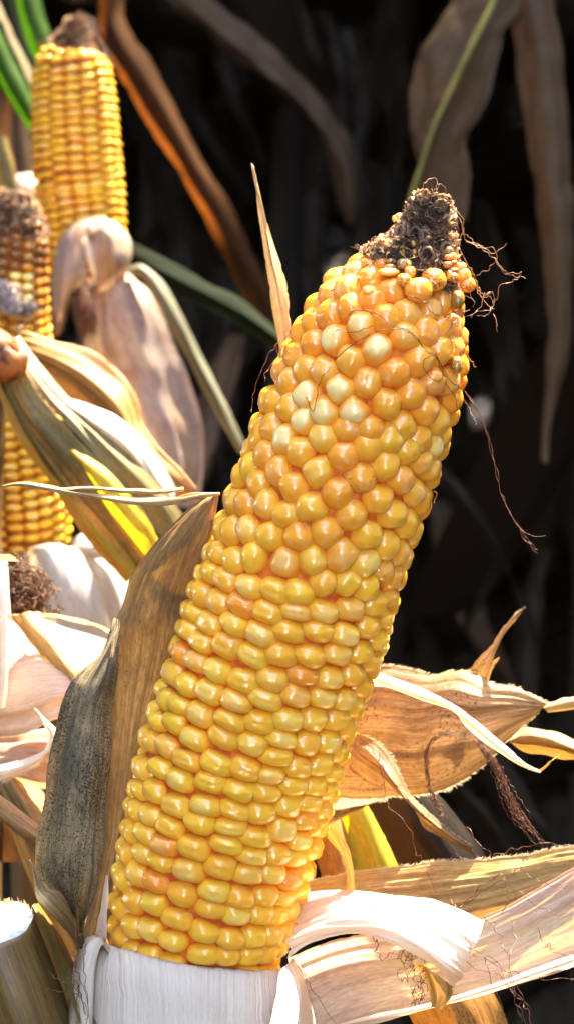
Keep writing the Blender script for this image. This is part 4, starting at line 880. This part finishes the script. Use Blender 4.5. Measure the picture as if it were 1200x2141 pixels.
# ------------------------------------------------------------------ husk bundle on the left edge
hb = thing('corn_husk', P(-60, 1500, 70), 'creamy white and pink peeled husk with hairy edges at the left edge', 'husk')
LF, G = sheet('husk_leaf', [[(-60, 1290, 80), (0, 1288, 74), (75, 1290, 70), (130, 1310, 66), (185, 1322, 64), (260, 1345, 62)], [(-60, 1370, 66), (0, 1368, 58), (75, 1362, 52), (130, 1370, 50), (185, 1376, 49), (260, 1390, 50)],
 [(-60, 1450, 58), (0, 1455, 49), (75, 1445, 43), (130, 1440, 41), (185, 1440, 42), (250, 1440, 44)], [(-60, 1530, 58), (0, 1541, 50), (60, 1532, 45), (115, 1505, 42), (180, 1500, 43), (250, 1500, 46)]],
 M['cream'], hb, m=44, n=60, ridge=.0007, ridges=14, wob=.0004, seed=50.1, label='broad cream white husk')
LF, G = sheet('husk_leaf', [[(-60, 1520, 70), (0, 1530, 64), (60, 1525, 60), (120, 1520, 58), (200, 1520, 58)], [(-60, 1590, 62), (0, 1590, 54), (60, 1580, 50), (110, 1580, 50), (200, 1580, 52)], [(-60, 1620, 64), (0, 1630, 58), (50, 1643, 55), (100, 1652, 54), (200, 1660, 56)]],
 M['pinkish'], hb, m=30, n=40, ridge=.0007, ridges=12, seed=51.1, label='pinkish grey lower husk')
LF, G = sheet('husk_strap', [[(22, 1288, 60), (50, 1322, 54), (85, 1365, 50), (140, 1440, 46), (165, 1475, 46)], [(50, 1284, 56), (75, 1315, 50), (108, 1355, 46), (155, 1420, 42), (180, 1455, 42)], [(84, 1284, 58), (100, 1310, 53), (128, 1350, 49), (165, 1402, 45), (195, 1440, 44)]],
 M['straw'], hb, m=12, ridge=.0003, ridges=18, seed=52.1, label='ribbed straw strap crossing the white husk')
sheet('husk_strap', [[(60, 1285, 58), (110, 1284, 55), (150, 1290, 53), (195, 1300, 51), (236, 1318, 50)], [(70, 1296, 56), (110, 1290, 53), (150, 1298, 51), (195, 1310, 50), (236, 1328, 49)]], M['straw'], hb, m=6, seed=53)
LF, G = sheet('husk_leaf', [[(75, 1478, 40), (95, 1500, 37), (117, 1522, 35), (116, 1545, 34), (95, 1568, 34), (60, 1585, 35), (20, 1596, 36), (-30, 1605, 38)], [(76, 1482, 39), (92, 1510, 35), (109, 1530, 33), (110, 1552, 32), (90, 1580, 32), (55, 1600, 33), (18, 1612, 34), (-30, 1620, 37)], [(78, 1484, 40), (92, 1516, 38), (101, 1538, 36), (98, 1565, 34), (84, 1592, 34), (55, 1610, 35), (15, 1626, 36), (-30, 1636, 38)]],
 M['white'], hb, m=12, n=50, rag=.0003, seed=54.1, label='thin curled husk with a hairy edge')
edge_hairs('husk_hair', G, 11, HAIR, LF, 420, .0016, 1, 9)
sheet('husk_leaf', [[(-40, 1160, 50), (-30, 1250, 46), (-25, 1350, 44), (-20, 1480, 44)], [(0, 1160, 48), (8, 1250, 42), (8, 1350, 40), (0, 1480, 41)], [(10, 1165, 52), (17, 1250, 48), (14, 1350, 46), (8, 1480, 46)]], M['white'], hb, m=10, ridge=.0003, seed=55, label='upright cream husk at the very edge')
sheet('husk_curl', [[(-20, 1158, 44), (10, 1155, 43), (38, 1164, 42)], [(-20, 1170, 42), (12, 1168, 41), (40, 1168, 41)]], M['straw'], hb, n=12, m=4)
rr = random.Random(8); tang = []
for k in range(420):
    cx, cy, dd = 45 + rr.gauss(0, 24), 1236 + rr.gauss(0, 26), 88 + rr.gauss(0, 5); cx += (cy - 1236) * .5
    r0 = rr.uniform(8, 24); a0 = rr.uniform(0, 6.28)
    tang.append([(cx + r0 * math.cos(a0 + q * .9), cy + r0 * math.sin(a0 + q * .9) * .8, dd + rr.uniform(-2, 2)) for q in range(5)])
M['rust'] = plain_mat('rusty_silk', sc(126, 92, 68), sc(84, 58, 44), 600, rough=.6, transl=.2)
silk('silk_tangle', tang, M['rust'], hb, r=.00018, wig=.0022, seed=35, kind='stuff', label='matted rusty brown silk behind the husk')
silk('silk_strand', [[(38, 1166, 42), (60, 1180, 50), (90, 1200, 60), (104, 1225, 70), (130, 1232, 80)], [(5, 1172, 50), (30, 1190, 50), (60, 1185, 52)]], M['rust'], hb, r=.00022, seed=36, split=True)
sheet('husk_leaf', two_rail([(0, 1275, 96), (40, 1262, 94), (85, 1262, 94), (110, 1285, 94)], [(0, 1310, 92), (40, 1300, 90), (85, 1300, 90), (110, 1310, 92)], 4), M['straw'], hb, m=8, seed=56, wob=.001)
loft('shank', [tuple(P(-60, 1500, 75)), tuple(P(-120, 1800, 90)), tuple(P(-170, 3200, 120))], [.016, .012, .011], M['stalk'], hb, sides=16, n=12)

# ------------------------------------------------------------------ cut stalk in the lower left corner
ck = thing('cut_stalk', P(60, 2600, 30), 'thick brown green corn stalk cut across at a slant, pale pith showing, lower left corner', 'stalk')
ctl = [P(-38, 1900, 0), P(-5, 1985, 0), P(40, 2100, 0), P(110, 2320, 5), P(240, 2900, 20), P(330, 3500, 40)]
c = catmull([tuple(q) for q in ctl], 60); T = np.gradient(c, axis=0); T /= np.linalg.norm(T, axis=1, keepdims=True)
V, F, U = [], [], []; SD = 40; RS = .0109
nrm = np.array(tuple((UP * .93 - FW * .34 + RT * -.20).normalized()))   # cut plane
p0 = np.array(tuple(P(2, 1936, -2)))
ref = np.array(tuple(-FW))
ax0 = c[8]; t0 = T[8]; a0 = np.cross(t0, ref); a0 /= np.linalg.norm(a0); b0 = np.cross(t0, a0)
for i in range(len(c)):
    a = np.cross(T[i], ref); a /= np.linalg.norm(a); b = np.cross(T[i], a)
    for k in range(SD):
        an = 2 * math.pi * k / SD; g = 1 + .02 * math.cos(an * 8) + .03 * math.cos(an * 3)
        q = c[i] + (a * math.cos(an) + b * math.sin(an)) * RS * g
        h = (q - p0).dot(nrm)
        if h > 0: q = q - T[i] * h / T[i].dot(nrm)
        V.append(q); U.append((an * RS, i / 60 * .2))
for i in range(len(c) - 1):
    for k in range(SD): F.append((i * SD + k, i * SD + (k + 1) % SD, (i + 1) * SD + (k + 1) % SD, (i + 1) * SD + k))
mesh_obj('rind', V, F, M['stalk'], ck, uvs=U)
ring = [np.array(v) for v in V[:SD]]; cc = sum(ring) / SD
V2, F2 = [], []
for s_, l_ in ((1.0, 0), (.93, -.00025), (.6, .0002), (.25, .0)):
    for q in ring: V2.append(cc + (q - cc) * s_ + nrm * (l_ + .00005 + (nz3(q[0] * 900, q[2] * 900, s_ * 9) * .0002 if s_ < .95 else 0)))
for j in range(3):
    for k in range(SD): F2.append((j * SD + k, j * SD + (k + 1) % SD, (j + 1) * SD + (k + 1) % SD, (j + 1) * SD + k))
F2.append(tuple(3 * SD + k for k in range(SD)))
mesh_obj('pith', V2, F2, M['pith'], ck, label='pale bluish white pith of the cut face')
V, F = [], []; rr = random.Random(12)
for k in range(110):
    q = ring[rr.randrange(SD)]
    if q[1] < cc[1]: continue
    b = len(V); wd = rr.uniform(.0001, .0004); hgt = rr.uniform(.0005, .0016)
    V += [q + np.array([-wd, 0, -.0005]), q + np.array([wd, 0, -.0005]), q + np.array([rr.uniform(-.0006, .0006), rr.uniform(-.0004, .0004), hgt])]; F.append((b, b + 1, b + 2))
mesh_obj('torn_fibres', V, F, M['chaff_pale'], ck, kind='stuff', smooth=False)
sheet('sheath', [[(-10, 1900, 10), (0, 1885, 10), (10, 1878, 10), (20, 1874, 10)], [(-10, 1925, 4), (0, 1918, 4), (12, 1910, 4), (24, 1898, 6)]], M['straw'], ck, n=10, m=6, rag=.0005)
tagl = sheet('sheath', [[(66, 1895, 0), (95, 1960, -6), (122, 2040, -10), (150, 2110, -12), (190, 2200, -12)], [(72, 1890, 4), (112, 1960, -2), (145, 2040, -4), (180, 2110, -6), (220, 2200, -8)], [(78, 1890, 8), (125, 1960, 6), (165, 2040, 6), (200, 2110, 4), (240, 2200, 2)]],
 husk_mat('green_brown_sheath', sc(112, 104, 44), sc(90, 74, 38), sc(110, 54, 36), .6, transl=.1, vein_amt=.6, rough=.35, spec=.5), ck, m=14, ridge=.0004, seed=57, label='olive green leaf sheath along the stalk')

# ------------------------------------------------------------------ dry leaves lying between the ears (low, behind)
def leaf_thing(label, rails, mat, m=14, **kw):
    loc = P(*rails[len(rails) // 2][0]); t = thing('dry_leaf', loc, label, 'leaf', None)
    o, G = sheet('leaf_blade', rails, mat, t, m=m, **kw); return t, G
leaf_thing('orange brown dry leaf sloping down behind the mouldy husk at lower left', [[(-30, 1640, 60), (20, 1730, 58), (70, 1850, 56), (140, 1990, 54), (200, 2120, 54)], [(10, 1620, 56), (70, 1720, 50), (120, 1820, 48), (180, 1960, 47), (240, 2100, 48)], [(60, 1620, 60), (120, 1700, 56), (170, 1810, 54), (220, 1950, 54), (280, 2090, 54)]], M['backbrown'], ridge=.0005, seed=60)
leaf_thing('brown rolled dry leaf strip slanting under the white left husk', [[(-30, 1640, 46), (30, 1682, 45), (90, 1730, 45), (130, 1765, 45)], [(-30, 1668, 43), (25, 1712, 42), (85, 1756, 42), (130, 1790, 42)], [(-30, 1690, 46), (20, 1735, 45), (80, 1775, 45), (130, 1806, 45)]], M['brown'], m=8, seed=61, ridge=.0003)
leaf_thing('dull straw leaf hanging in the shade under the white left husk', [[(-20, 1600, 84), (-10, 1700, 82), (0, 1800, 82)], [(30, 1600, 80), (40, 1700, 78), (45, 1800, 78)], [(90, 1600, 84), (95, 1700, 82), (100, 1790, 82)]], M['leaf_dead'], m=10, seed=62, ridge=.0008, wob=.002)
leaf_thing('bright yellow green leaf glowing behind the right side of the large ear', [[(640, 1660, 92), (690, 1740, 90), (720, 1830, 88), (730, 1900, 88)], [(720, 1640, 86), (760, 1720, 84), (790, 1810, 82), (800, 1900, 82)], [(770, 1640, 92), (810, 1720, 90), (840, 1800, 88), (850, 1900, 88)]], M['leaf_yellow'], seed=63, ridge=.0006)
leaf_thing('brown leaf beside the yellow green one behind the large ear', [[(600, 1660, 86), (640, 1740, 84), (670, 1830, 82), (690, 1900, 82)], [(650, 1650, 82), (685, 1730, 79), (715, 1820, 78), (730, 1900, 78)], [(690, 1640, 86), (720, 1730, 84), (740, 1810, 82), (755, 1900, 82)]], M['leaf_orange'], seed=64, ridge=.0005, m=10)
leaf_thing('dark brown dead leaf in shade between the two right husks', [[(760, 1660, 74), (800, 1740, 74), (840, 1830, 74), (860, 1900, 74)], [(840, 1650, 70), (890, 1730, 70), (940, 1800, 70), (980, 1880, 70)], [(900, 1650, 76), (960, 1720, 76), (1010, 1790, 76), (1060, 1880, 76)]], M['leaf_dead_shaded'], seed=65, ridge=.0006)
leaf_thing('orange brown leaf under the wide right husk at the bottom edge', [[(820, 2080, 50), (860, 2130, 50), (900, 2200, 50)], [(920, 2060, 44), (960, 2120, 44), (990, 2200, 44)], [(1020, 2060, 50), (1050, 2120, 50), (1080, 2200, 50)]], M['leaf_orange'], seed=66, ridge=.0005, m=10)
leaf_thing('dark green blade with pale edge crossing behind the left ear husks', [[(270, 500, 330), (380, 555, 325), (440, 590, 322), (510, 625, 320), (600, 705, 318)], [(280, 540, 326), (380, 585, 318), (450, 620, 315), (520, 660, 313), (600, 722, 313)], [(300, 570, 330), (375, 615, 322), (450, 652, 320), (520, 692, 318), (600, 745, 318)]], M['leaf_dkgreen'], seed=67, ridge=.0004)
leaf_thing('light green leaf blade at the top left corner behind the golden ear', [[(20, -60, 360), (40, 20, 360), (62, 90, 360), (90, 150, 360), (120, 220, 362)], [(50, -60, 356), (65, 20, 355), (85, 85, 355), (105, 140, 356), (130, 210, 358)], [(70, -60, 362), (88, 20, 360), (108, 80, 360), (125, 130, 361), (145, 200, 362)]], M['leaf_green'], seed=68, m=8)
leaf_thing('green leaf blade slanting down along the left edge', [[(-40, 60, 345), (-10, 150, 345), (30, 215, 345), (80, 290, 346)], [(-30, 40, 341), (5, 125, 340), (45, 200, 340), (90, 270, 342)], [(-20, 20, 346), (20, 105, 345), (60, 185, 345), (100, 260, 346)]], M['leaf_green'], seed=69, m=8)
leaf_thing('dark bluish green leaf in the top left corner', [[(-60, -40, 375), (-30, 60, 375), (0, 160, 375)], [(-10, -50, 370), (15, 60, 370), (50, 170, 370)], [(35, -50, 376), (60, 60, 376), (90, 170, 376)]], M['leaf_dkgreen'], seed=70, m=8)
leaf_thing('thin grey midrib strip between the green leaves at top left', [[(-20, 0, 350), (20, 80, 350), (60, 170, 350), (80, 230, 350)], [(-5, -10, 349), (30, 70, 349), (68, 150, 349), (90, 220, 349)]], M['leaf_grey'], seed=71, m=4)
leaf_thing('brown sheath standing at the left edge above the mouldy tip', [[(-30, 270, 300), (-10, 340, 300), (0, 430, 300)], [(0, 280, 296), (15, 350, 296), (22, 430, 296)], [(14, 290, 300), (30, 360, 300), (36, 430, 300)]], M['leaf_turning'], seed=72, m=8)
leaf_thing('pale husk scrap between the two left ears', [[(15, 365, 312), (40, 362, 311), (66, 360, 310), (90, 372, 312)], [(20, 400, 310), (45, 400, 306), (70, 405, 306), (95, 420, 310)], [(30, 440, 314), (60, 450, 312), (85, 470, 312), (105, 480, 314)]], M['white'], seed=73, m=8)
leaf_thing('mauve grey dead leaf hanging at the left edge behind the golden ear', [[(-30, 180, 390), (-10, 280, 390), (0, 380, 390)], [(20, 190, 386), (30, 280, 386), (40, 380, 386)], [(60, 200, 392), (66, 290, 392), (72, 380, 392)]], M['leaf_dead'], seed=74, m=8)

# ------------------------------------------------------------------ plants behind, out of focus
def plant(label, stalk_pts, rad, leaves, ribs=(), group='dead corn plants standing behind'):
    t = thing('corn_plant', P(*stalk_pts[-1]), label, 'corn plant', group)
    loft('stalk', [tuple(P(*q)) for q in stalk_pts], rad, M['leaf_dead_shaded'], t, sides=12, n=16)
    lo = [sheet('leaf', rails, mat, t, **{'crease': .0002, 'crk': .0003, 'rag': .0008, **kw})[0] for rails, mat, kw in leaves]
    for rb, r in ribs:
        V, F = [], []; tube_geo(V, F, [np.array(tuple(P(*q))) for q in rb], r, r * .7, 6, 30); mesh_obj('midrib', V, F, M['midrib'], lo[0])
    return t
GD = (0, 0)
plant('dead plant at upper right with a broad grey leaf with green midrib arching over', [(1330, -900, 460), (1310, 400, 450), (1300, 1400, 450), (1290, 5500, 700)], [.008, .010, .012, .013], [
 ([[(1035, -260, 420), (1000, -120, 410), (950, -10, 400), (905, 55, 396), (870, 120, 394), (857, 190, 393), (856, 250, 393), (866, 320, 394), (880, 370, 396), (870, 420, 398)],
   [(1050, -260, 410), (1035, -120, 400), (995, 0, 390), (955, 70, 386), (925, 140, 384), (905, 200, 384), (890, 260, 384), (885, 310, 386), (878, 370, 388), (862, 430, 390)],
   [(1070, -260, 408), (1065, -120, 396), (1035, -5, 386), (1000, 70, 382), (965, 140, 380), (935, 205, 380), (910, 260, 380), (888, 325, 382), (870, 380, 384), (850, 440, 386)]], M['leaf_dead'], dict(m=18, ridge=.0008, wob=.002, seed=80)),
 ([[(1070, -260, 408), (1065, -120, 397), (1035, -5, 387), (1000, 70, 383), (965, 140, 381), (935, 205, 381), (910, 260, 381), (888, 325, 383), (870, 380, 385), (850, 440, 387)],
   [(1090, -200, 400), (1085, -60, 394), (1070, 20, 390), (1025, 80, 388), (1000, 150, 386), (970, 220, 386), (945, 280, 386), (930, 340, 388), (925, 400, 390), (915, 470, 392)],
   [(1110, -200, 404), (1105, -60, 398), (1095, 20, 396), (1050, 70, 392), (1040, 125, 390), (1022, 200, 390), (1000, 250, 390), (972, 290, 390), (980, 370, 394), (975, 460, 396)]], M['leaf_dead'], dict(m=18, ridge=.0008, wob=.002, seed=81)),
 ([[(1020, -60, 400), (1050, -30, 398), (1066, 30, 398), (1078, 130, 400), (1094, 250, 402), (1113, 380, 404), (1128, 500, 406), (1140, 620, 408), (1148, 700, 408), (1138, 800, 410), (1132, 960, 412)],
   [(1060, -90, 396), (1110, -60, 392), (1125, 30, 390), (1135, 130, 391), (1146, 250, 393), (1156, 380, 395), (1164, 500, 398), (1168, 620, 400), (1166, 720, 402), (1150, 820, 405), (1135, 965, 410)],
   [(1080, -120, 400), (1150, -80, 398), (1165, 20, 396), (1180, 130, 397), (1190, 250, 398), (1196, 380, 400), (1200, 500, 402), (1198, 620, 405), (1190, 740, 407), (1160, 860, 410), (1138, 970, 412)]], M['leaf_dead'], dict(m=18, ridge=.0008, wob=.0015, seed=82)),
 ([[(900, 960, 460), (940, 985, 458), (990, 1040, 456), (1040, 1130, 455), (1070, 1230, 455), (1090, 1330, 456)], [(915, 985, 455), (950, 1015, 452), (1000, 1080, 450), (1050, 1160, 449), (1085, 1250, 449), (1110, 1350, 450)], [(905, 1010, 460), (940, 1050, 458), (1000, 1110, 456), (1055, 1190, 455), (1100, 1260, 455), (1130, 1360, 456)]], M['leaf_dead_shaded'], dict(m=12, seed=83, ridge=.0006)),
 ], [([(1068, -250, 404), (1062, -120, 392), (1033, -5, 382), (998, 70, 378), (963, 140, 376), (933, 205, 376), (908, 260, 376), (886, 325, 378), (868, 380, 380), (848, 440, 382)], .0010)])
plant('dead plant at top centre whose long dim leaf slants down to the right', [(620, -900, 900), (610, 400, 880), (600, 1400, 880), (600, 5500, 950)], [.009, .011, .013, .014], [
 ([[(300, -140, 560), (430, -10, 550), (520, 55, 545), (600, 125, 542), (680, 215, 540), (738, 300, 540), (748, 460, 545)], [(300, -100, 552), (400, 10, 540), (490, 90, 535), (570, 155, 532), (650, 240, 531), (710, 320, 532), (735, 470, 540)], [(280, -100, 558), (350, -5, 548), (430, 70, 545), (530, 145, 542), (620, 210, 540), (680, 300, 542), (720, 470, 548)]], M['leaf_dead'], dict(m=14, ridge=.001, wob=.002, seed=84)),
 ([[(220, -80, 430), (205, 30, 425), (222, 95, 420), (252, 160, 418), (290, 225, 416), (330, 295, 415), (370, 350, 415), (425, 450, 416), (470, 545, 418), (520, 640, 420), (570, 720, 424)], [(250, -80, 424), (235, 20, 419), (250, 80, 413), (290, 150, 410), (330, 215, 408), (365, 280, 408), (405, 350, 408), (455, 440, 410), (505, 540, 412), (550, 630, 415), (590, 710, 420)], [(280, -80, 430), (260, 10, 426), (275, 65, 420), (322, 135, 418), (355, 200, 416), (388, 265, 415), (430, 345, 415), (485, 430, 416), (530, 530, 418), (575, 620, 420), (610, 700, 424)]], M['glow'], dict(m=14, ridge=.0003, wob=.0004, crease=0, seed=85)),
 ([[(700, 60, 640), (740, 200, 635), (720, 330, 632), (735, 460, 635), (745, 600, 640)], [(725, 60, 632), (760, 200, 627), (745, 330, 624), (755, 460, 627), (765, 600, 632)], [(760, 60, 640), (785, 200, 635), (770, 330, 632), (780, 460, 635), (790, 600, 640)]], M['leaf_dead_shaded'], dict(m=8, seed=86, wob=.003)),
 ])
def hang(x, y, L_, w_, lean, d, k, mat):
    rr = random.Random(k); a = []
    for s_ in (-.5, 0, .5):
        a.append([(x + lean * f * L_ + math.sin(f * 3 + k) * w_ * .5 + s_ * w_ * math.sin(math.pi * (.12 + .86 * f)) ** .6, y + f * L_, d - (8 if s_ == 0 else 0) + rr.uniform(-4, 4) + 30 * math.sin(f * 2 + k)) for f in (0, .2, .4, .6, .8, 1)])
    return (a, mat, dict(m=10, seed=100 + k, ridge=.001, wob=.0015, ridges=6))
DL, DD = M['leaf_dead'], M['leaf_dead_shaded']
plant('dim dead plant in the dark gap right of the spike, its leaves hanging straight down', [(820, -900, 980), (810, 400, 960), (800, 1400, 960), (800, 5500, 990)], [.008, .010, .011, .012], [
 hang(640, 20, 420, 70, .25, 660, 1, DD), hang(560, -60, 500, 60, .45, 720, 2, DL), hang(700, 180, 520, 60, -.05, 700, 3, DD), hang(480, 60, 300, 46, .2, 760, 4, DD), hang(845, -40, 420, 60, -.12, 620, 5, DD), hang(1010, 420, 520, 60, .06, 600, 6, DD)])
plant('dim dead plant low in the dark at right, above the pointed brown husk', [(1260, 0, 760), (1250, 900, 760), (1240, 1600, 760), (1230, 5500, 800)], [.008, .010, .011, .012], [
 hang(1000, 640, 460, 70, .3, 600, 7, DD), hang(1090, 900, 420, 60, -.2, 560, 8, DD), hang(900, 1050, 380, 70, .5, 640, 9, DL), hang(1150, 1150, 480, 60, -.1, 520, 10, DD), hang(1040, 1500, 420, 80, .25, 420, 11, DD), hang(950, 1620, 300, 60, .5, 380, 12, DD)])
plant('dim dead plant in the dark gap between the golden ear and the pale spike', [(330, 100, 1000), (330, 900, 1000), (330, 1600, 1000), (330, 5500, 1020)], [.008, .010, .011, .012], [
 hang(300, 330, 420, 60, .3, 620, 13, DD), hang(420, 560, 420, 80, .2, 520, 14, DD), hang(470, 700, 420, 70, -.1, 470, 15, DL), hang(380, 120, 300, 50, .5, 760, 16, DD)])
# ------------------------------------------------------------------ field: plants in the shade, canopy, soil
def leaf_blade_mesh(name, L_, W_, droop, seed, mat):
    rr = random.Random(seed); V, F, U = [], [], []
    n, m = 16, 5; p = Vector((0, 0, 0)); an = math.radians(62); tw = rr.uniform(-.6, .6)
    for i in range(n + 1):
        f = i / n; wd = W_ * (0.75 + .5 * f) * (1 - f ** 2.5) * .5 + .001; t = tw * f * 2
        for j in range(m):
            u = (j / (m - 1) - .5) * 2; lift = -.25 * wd * (1 - abs(u)) + .012 * noise.noise(Vector((f * 7, u * 2, seed)))
            V.append(p + Vector((0, math.cos(t) * u * wd, math.sin(t) * u * wd)) + Vector((-math.sin(an), 0, math.cos(an))) * lift)
            U.append((u * wd, f * L_))
        p = p + Vector((math.cos(an), rr.uniform(-.12, .12), math.sin(an))) * (L_ / n)
        an -= droop / n * (0.4 + 1.6 * f)
    for i in range(n):
        for j in range(m - 1):
            a = i * m + j; F.append((a, a + 1, a + m + 1, a + m))
    me = bpy.data.meshes.new(name); me.from_pydata([tuple(v) for v in V], [], F); me.materials.append(mat)
    me.polygons.foreach_set('use_smooth', [True] * len(me.polygons))
    ul = me.uv_layers.new(name='UVMap'); li = np.zeros(len(me.loops), dtype=np.int32); me.loops.foreach_get('vertex_index', li)
    ul.data.foreach_set('uv', np.array(U, dtype=np.float32)[li].ravel()); return me
blades = [leaf_blade_mesh('leaf', R.uniform(.55, .85), R.uniform(.07, .10), R.uniform(2.2, 4.2), k, M['leaf_dead_shaded']) for k in range(7)]
def stalk_mesh(seed, H):
    V, F = [], []; sides = 8; n = 24; rr = random.Random(seed); bx, by = rr.uniform(-.06, .06), rr.uniform(-.06, .06)
    for i in range(n + 1):
        f = i / n; r = .013 * (1 - .6 * f) * (1.18 if i % 3 == 0 else 1)
        for k in range(sides): a = 6.283 * k / sides; V.append((bx * f * f + r * math.cos(a), by * f * f + r * math.sin(a), f * H))
    for i in range(n):
        for k in range(sides): F.append((i * sides + k, i * sides + (k + 1) % sides, (i + 1) * sides + (k + 1) % sides, (i + 1) * sides + k))
    me = bpy.data.meshes.new('stalk'); me.from_pydata(V, [], F); me.materials.append(M['leaf_dead_shaded']); return me
stalks = [stalk_mesh(k, 2.1) for k in range(3)]
GZ = -0.10
# corridors through which the sun reaches what it lights in the photograph
TG = [(P(x, y, d), .10) for x in range(-100, 1301, 280) for y in range(300, 2300, 330) for d in (0, 150)]
TG += [(P(310, 205, 414), .05), (P(110, 60, 356), .035), (P(160, 250, 290), .05)]
TGn = np.array([tuple(a) for a, _ in TG]); TGr = np.array([r for _, r in TG]); SV = np.array(tuple(SUN))
def near_ray(pts):
    p = np.asarray(pts, dtype=float); 
    v = p[:, None, :] - TGn[None]; al = (v * SV).sum(2); d2 = (v * v).sum(2) - al * al
    return bool(((al > .05) & (d2 < (TGr[None] + .0) ** 2)).any())
def in_view(pts, dmin):
    for p in pts:
        q = Vector(p) - CAM; t = q.dot(FW)
        if 0.02 < t < D + dmin and abs(q.dot(RT)) < .10 * t and abs(q.dot(UP)) < .17 * t: return True
    return False
def field_plant(x, y, H, seed, label, group, dense=11):
    rr = random.Random(seed)
    t = thing('corn_plant', (x, y, GZ), label, 'corn plant', group)
    mw = Vector((x, y, GZ)); zs = H / 2.1
    st = bpy.data.objects.new('stalk', stalks[seed % 3])
    rotz = rr.uniform(0, 6.28); st.rotation_euler = (0, 0, rotz); st.scale = (1, 1, zs)
    pts = [mw + Vector((0, 0, q * H / 12)) for q in range(13)]
    if not (near_ray([tuple(p) for p in pts]) or in_view(pts, .42)): link(st, t)
    for k in range(dense):
        z = H * (.12 + .86 * k / dense) + rr.uniform(-.05, .05); a = k * math.pi + rr.uniform(-.9, .9)
        me = blades[rr.randrange(len(blades))]; s = rr.uniform(.8, 1.1)
        Mx = Matrix.Translation((0, 0, z)) @ Matrix.Rotation(a, 4, 'Z') @ Matrix.Scale(s, 4)
        pp = [mw + Mx @ me.vertices[i * 5 + 2].co for i in range(0, 17, 1)]
        if near_ray([tuple(p) for p in pp]) or in_view(pp, .42): continue
        o = bpy.data.objects.new('leaf', me); link(o, t); o.matrix_basis = Mx
fl = 'dim dead corn plant standing in the deep shade of the field behind the ears'
fg = 'dead corn plants in the shade of the field'
k = 0
for iy, y in enumerate(np.arange(.55, 3.3, .34)):
    hw = .6 + y * .36
    for x in np.arange(-hw, hw + .7, .27 + .02 * y):
        field_plant(x + R.uniform(-.06, .06), y + R.uniform(-.07, .07), R.uniform(2.0, 2.4), k, fl, fg); k += 1
# rows farther back, plus unseen overhead blades added to block the sky
V, F, U = [], [], []
rr = random.Random(99)
def add_blade(p, yaw, pitch_, L_, W_, curl):
    pts = []; an = pitch_; q = Vector(p); 
    for i in range(7):
        pts.append(q.copy()); q = q + Vector((math.cos(yaw) * math.cos(an), math.sin(yaw) * math.cos(an), math.sin(an))) * (L_ / 6); an -= curl / 6
    if near_ray([tuple(a) for a in pts]) or in_view(pts, .5): return
    sd = Vector((-math.sin(yaw), math.cos(yaw), 0)); b = len(V)
    for i, a in enumerate(pts):
        wd = W_ * .5 * (1 - (i / 6) ** 3) + .002
        V.append(a + sd * wd); V.append(a - sd * wd); U.append((0, i * L_ / 6)); U.append((W_, i * L_ / 6))
    for i in range(6): F.append((b + 2 * i, b + 2 * i + 1, b + 2 * i + 3, b + 2 * i + 2))
for i in range(9000):
    y = .42 + 4.4 * rr.random(); x = rr.uniform(-1.2 - .45 * y, 1.8 + .5 * y)
    add_blade((x, y, rr.uniform(1.14 if i % 2 else 1.35, 2.4)), rr.uniform(0, 6.28), rr.uniform(-.5, .9), rr.uniform(.4, .7), rr.uniform(.06, .10), rr.uniform(.5, 2.5))
for i in range(6000):
    y = 3.6 + 1.6 * rr.random(); x = rr.uniform(-3.4, 3.8)
    add_blade((x, y, rr.uniform(GZ, 2.3)), rr.uniform(0, 6.28), rr.uniform(-.9, 1.2), rr.uniform(.4, .7), rr.uniform(.06, .10), rr.uniform(.5, 2.5))
mesh_obj('field_and_canopy_leaves', V, F, M['leaf_dead_shaded'], None, uvs=U, kind='stuff')['label'] = 'dead corn leaves of the rows behind, with unseen canopy added overhead for shade'
# unseen leaf walls added beside the camera, leaving a narrow strip of sky
V, F, U = [], [], []
for i in range(7000):
    sd_ = rr.choice((-1, 1)); y = rr.uniform(-3.4, .15); x = sd_ * (rr.uniform(.44, 1.2) if y < -.2 else rr.uniform(.60, 1.3))
    add_blade((x, y, rr.uniform(GZ, 2.3)), (0 if sd_ > 0 else math.pi) + rr.gauss(0, 1.2), rr.uniform(-.4, 1.2), rr.uniform(.25, .5), rr.uniform(.06, .10), rr.uniform(.5, 2.5))
mesh_obj('added_lane_leaves', V, F, M['leaf_dead'], None, uvs=U, kind='stuff')['label'] = 'unseen dead leaves added beside the camera to narrow the sky light'
# soil
V, F = [], []; n = 60
for i in range(n + 1):
    for j in range(n + 1):
        x, y = (i / n - .5) * 2, (j / n - .5) * 2; x, y = 40 * x * abs(x) ** 1.5, 40 * y * abs(y) ** 1.5
        V.append((x, y + .5, GZ + .03 * noise.noise(Vector((x * 3, y * 3, 0)))))
for i in range(n):
    for j in range(n): a = i * (n + 1) + j; F.append((a, a + n + 1, a + n + 2, a + 1))
mesh_obj('ground', V, F, M['soil'], None, kind='structure')
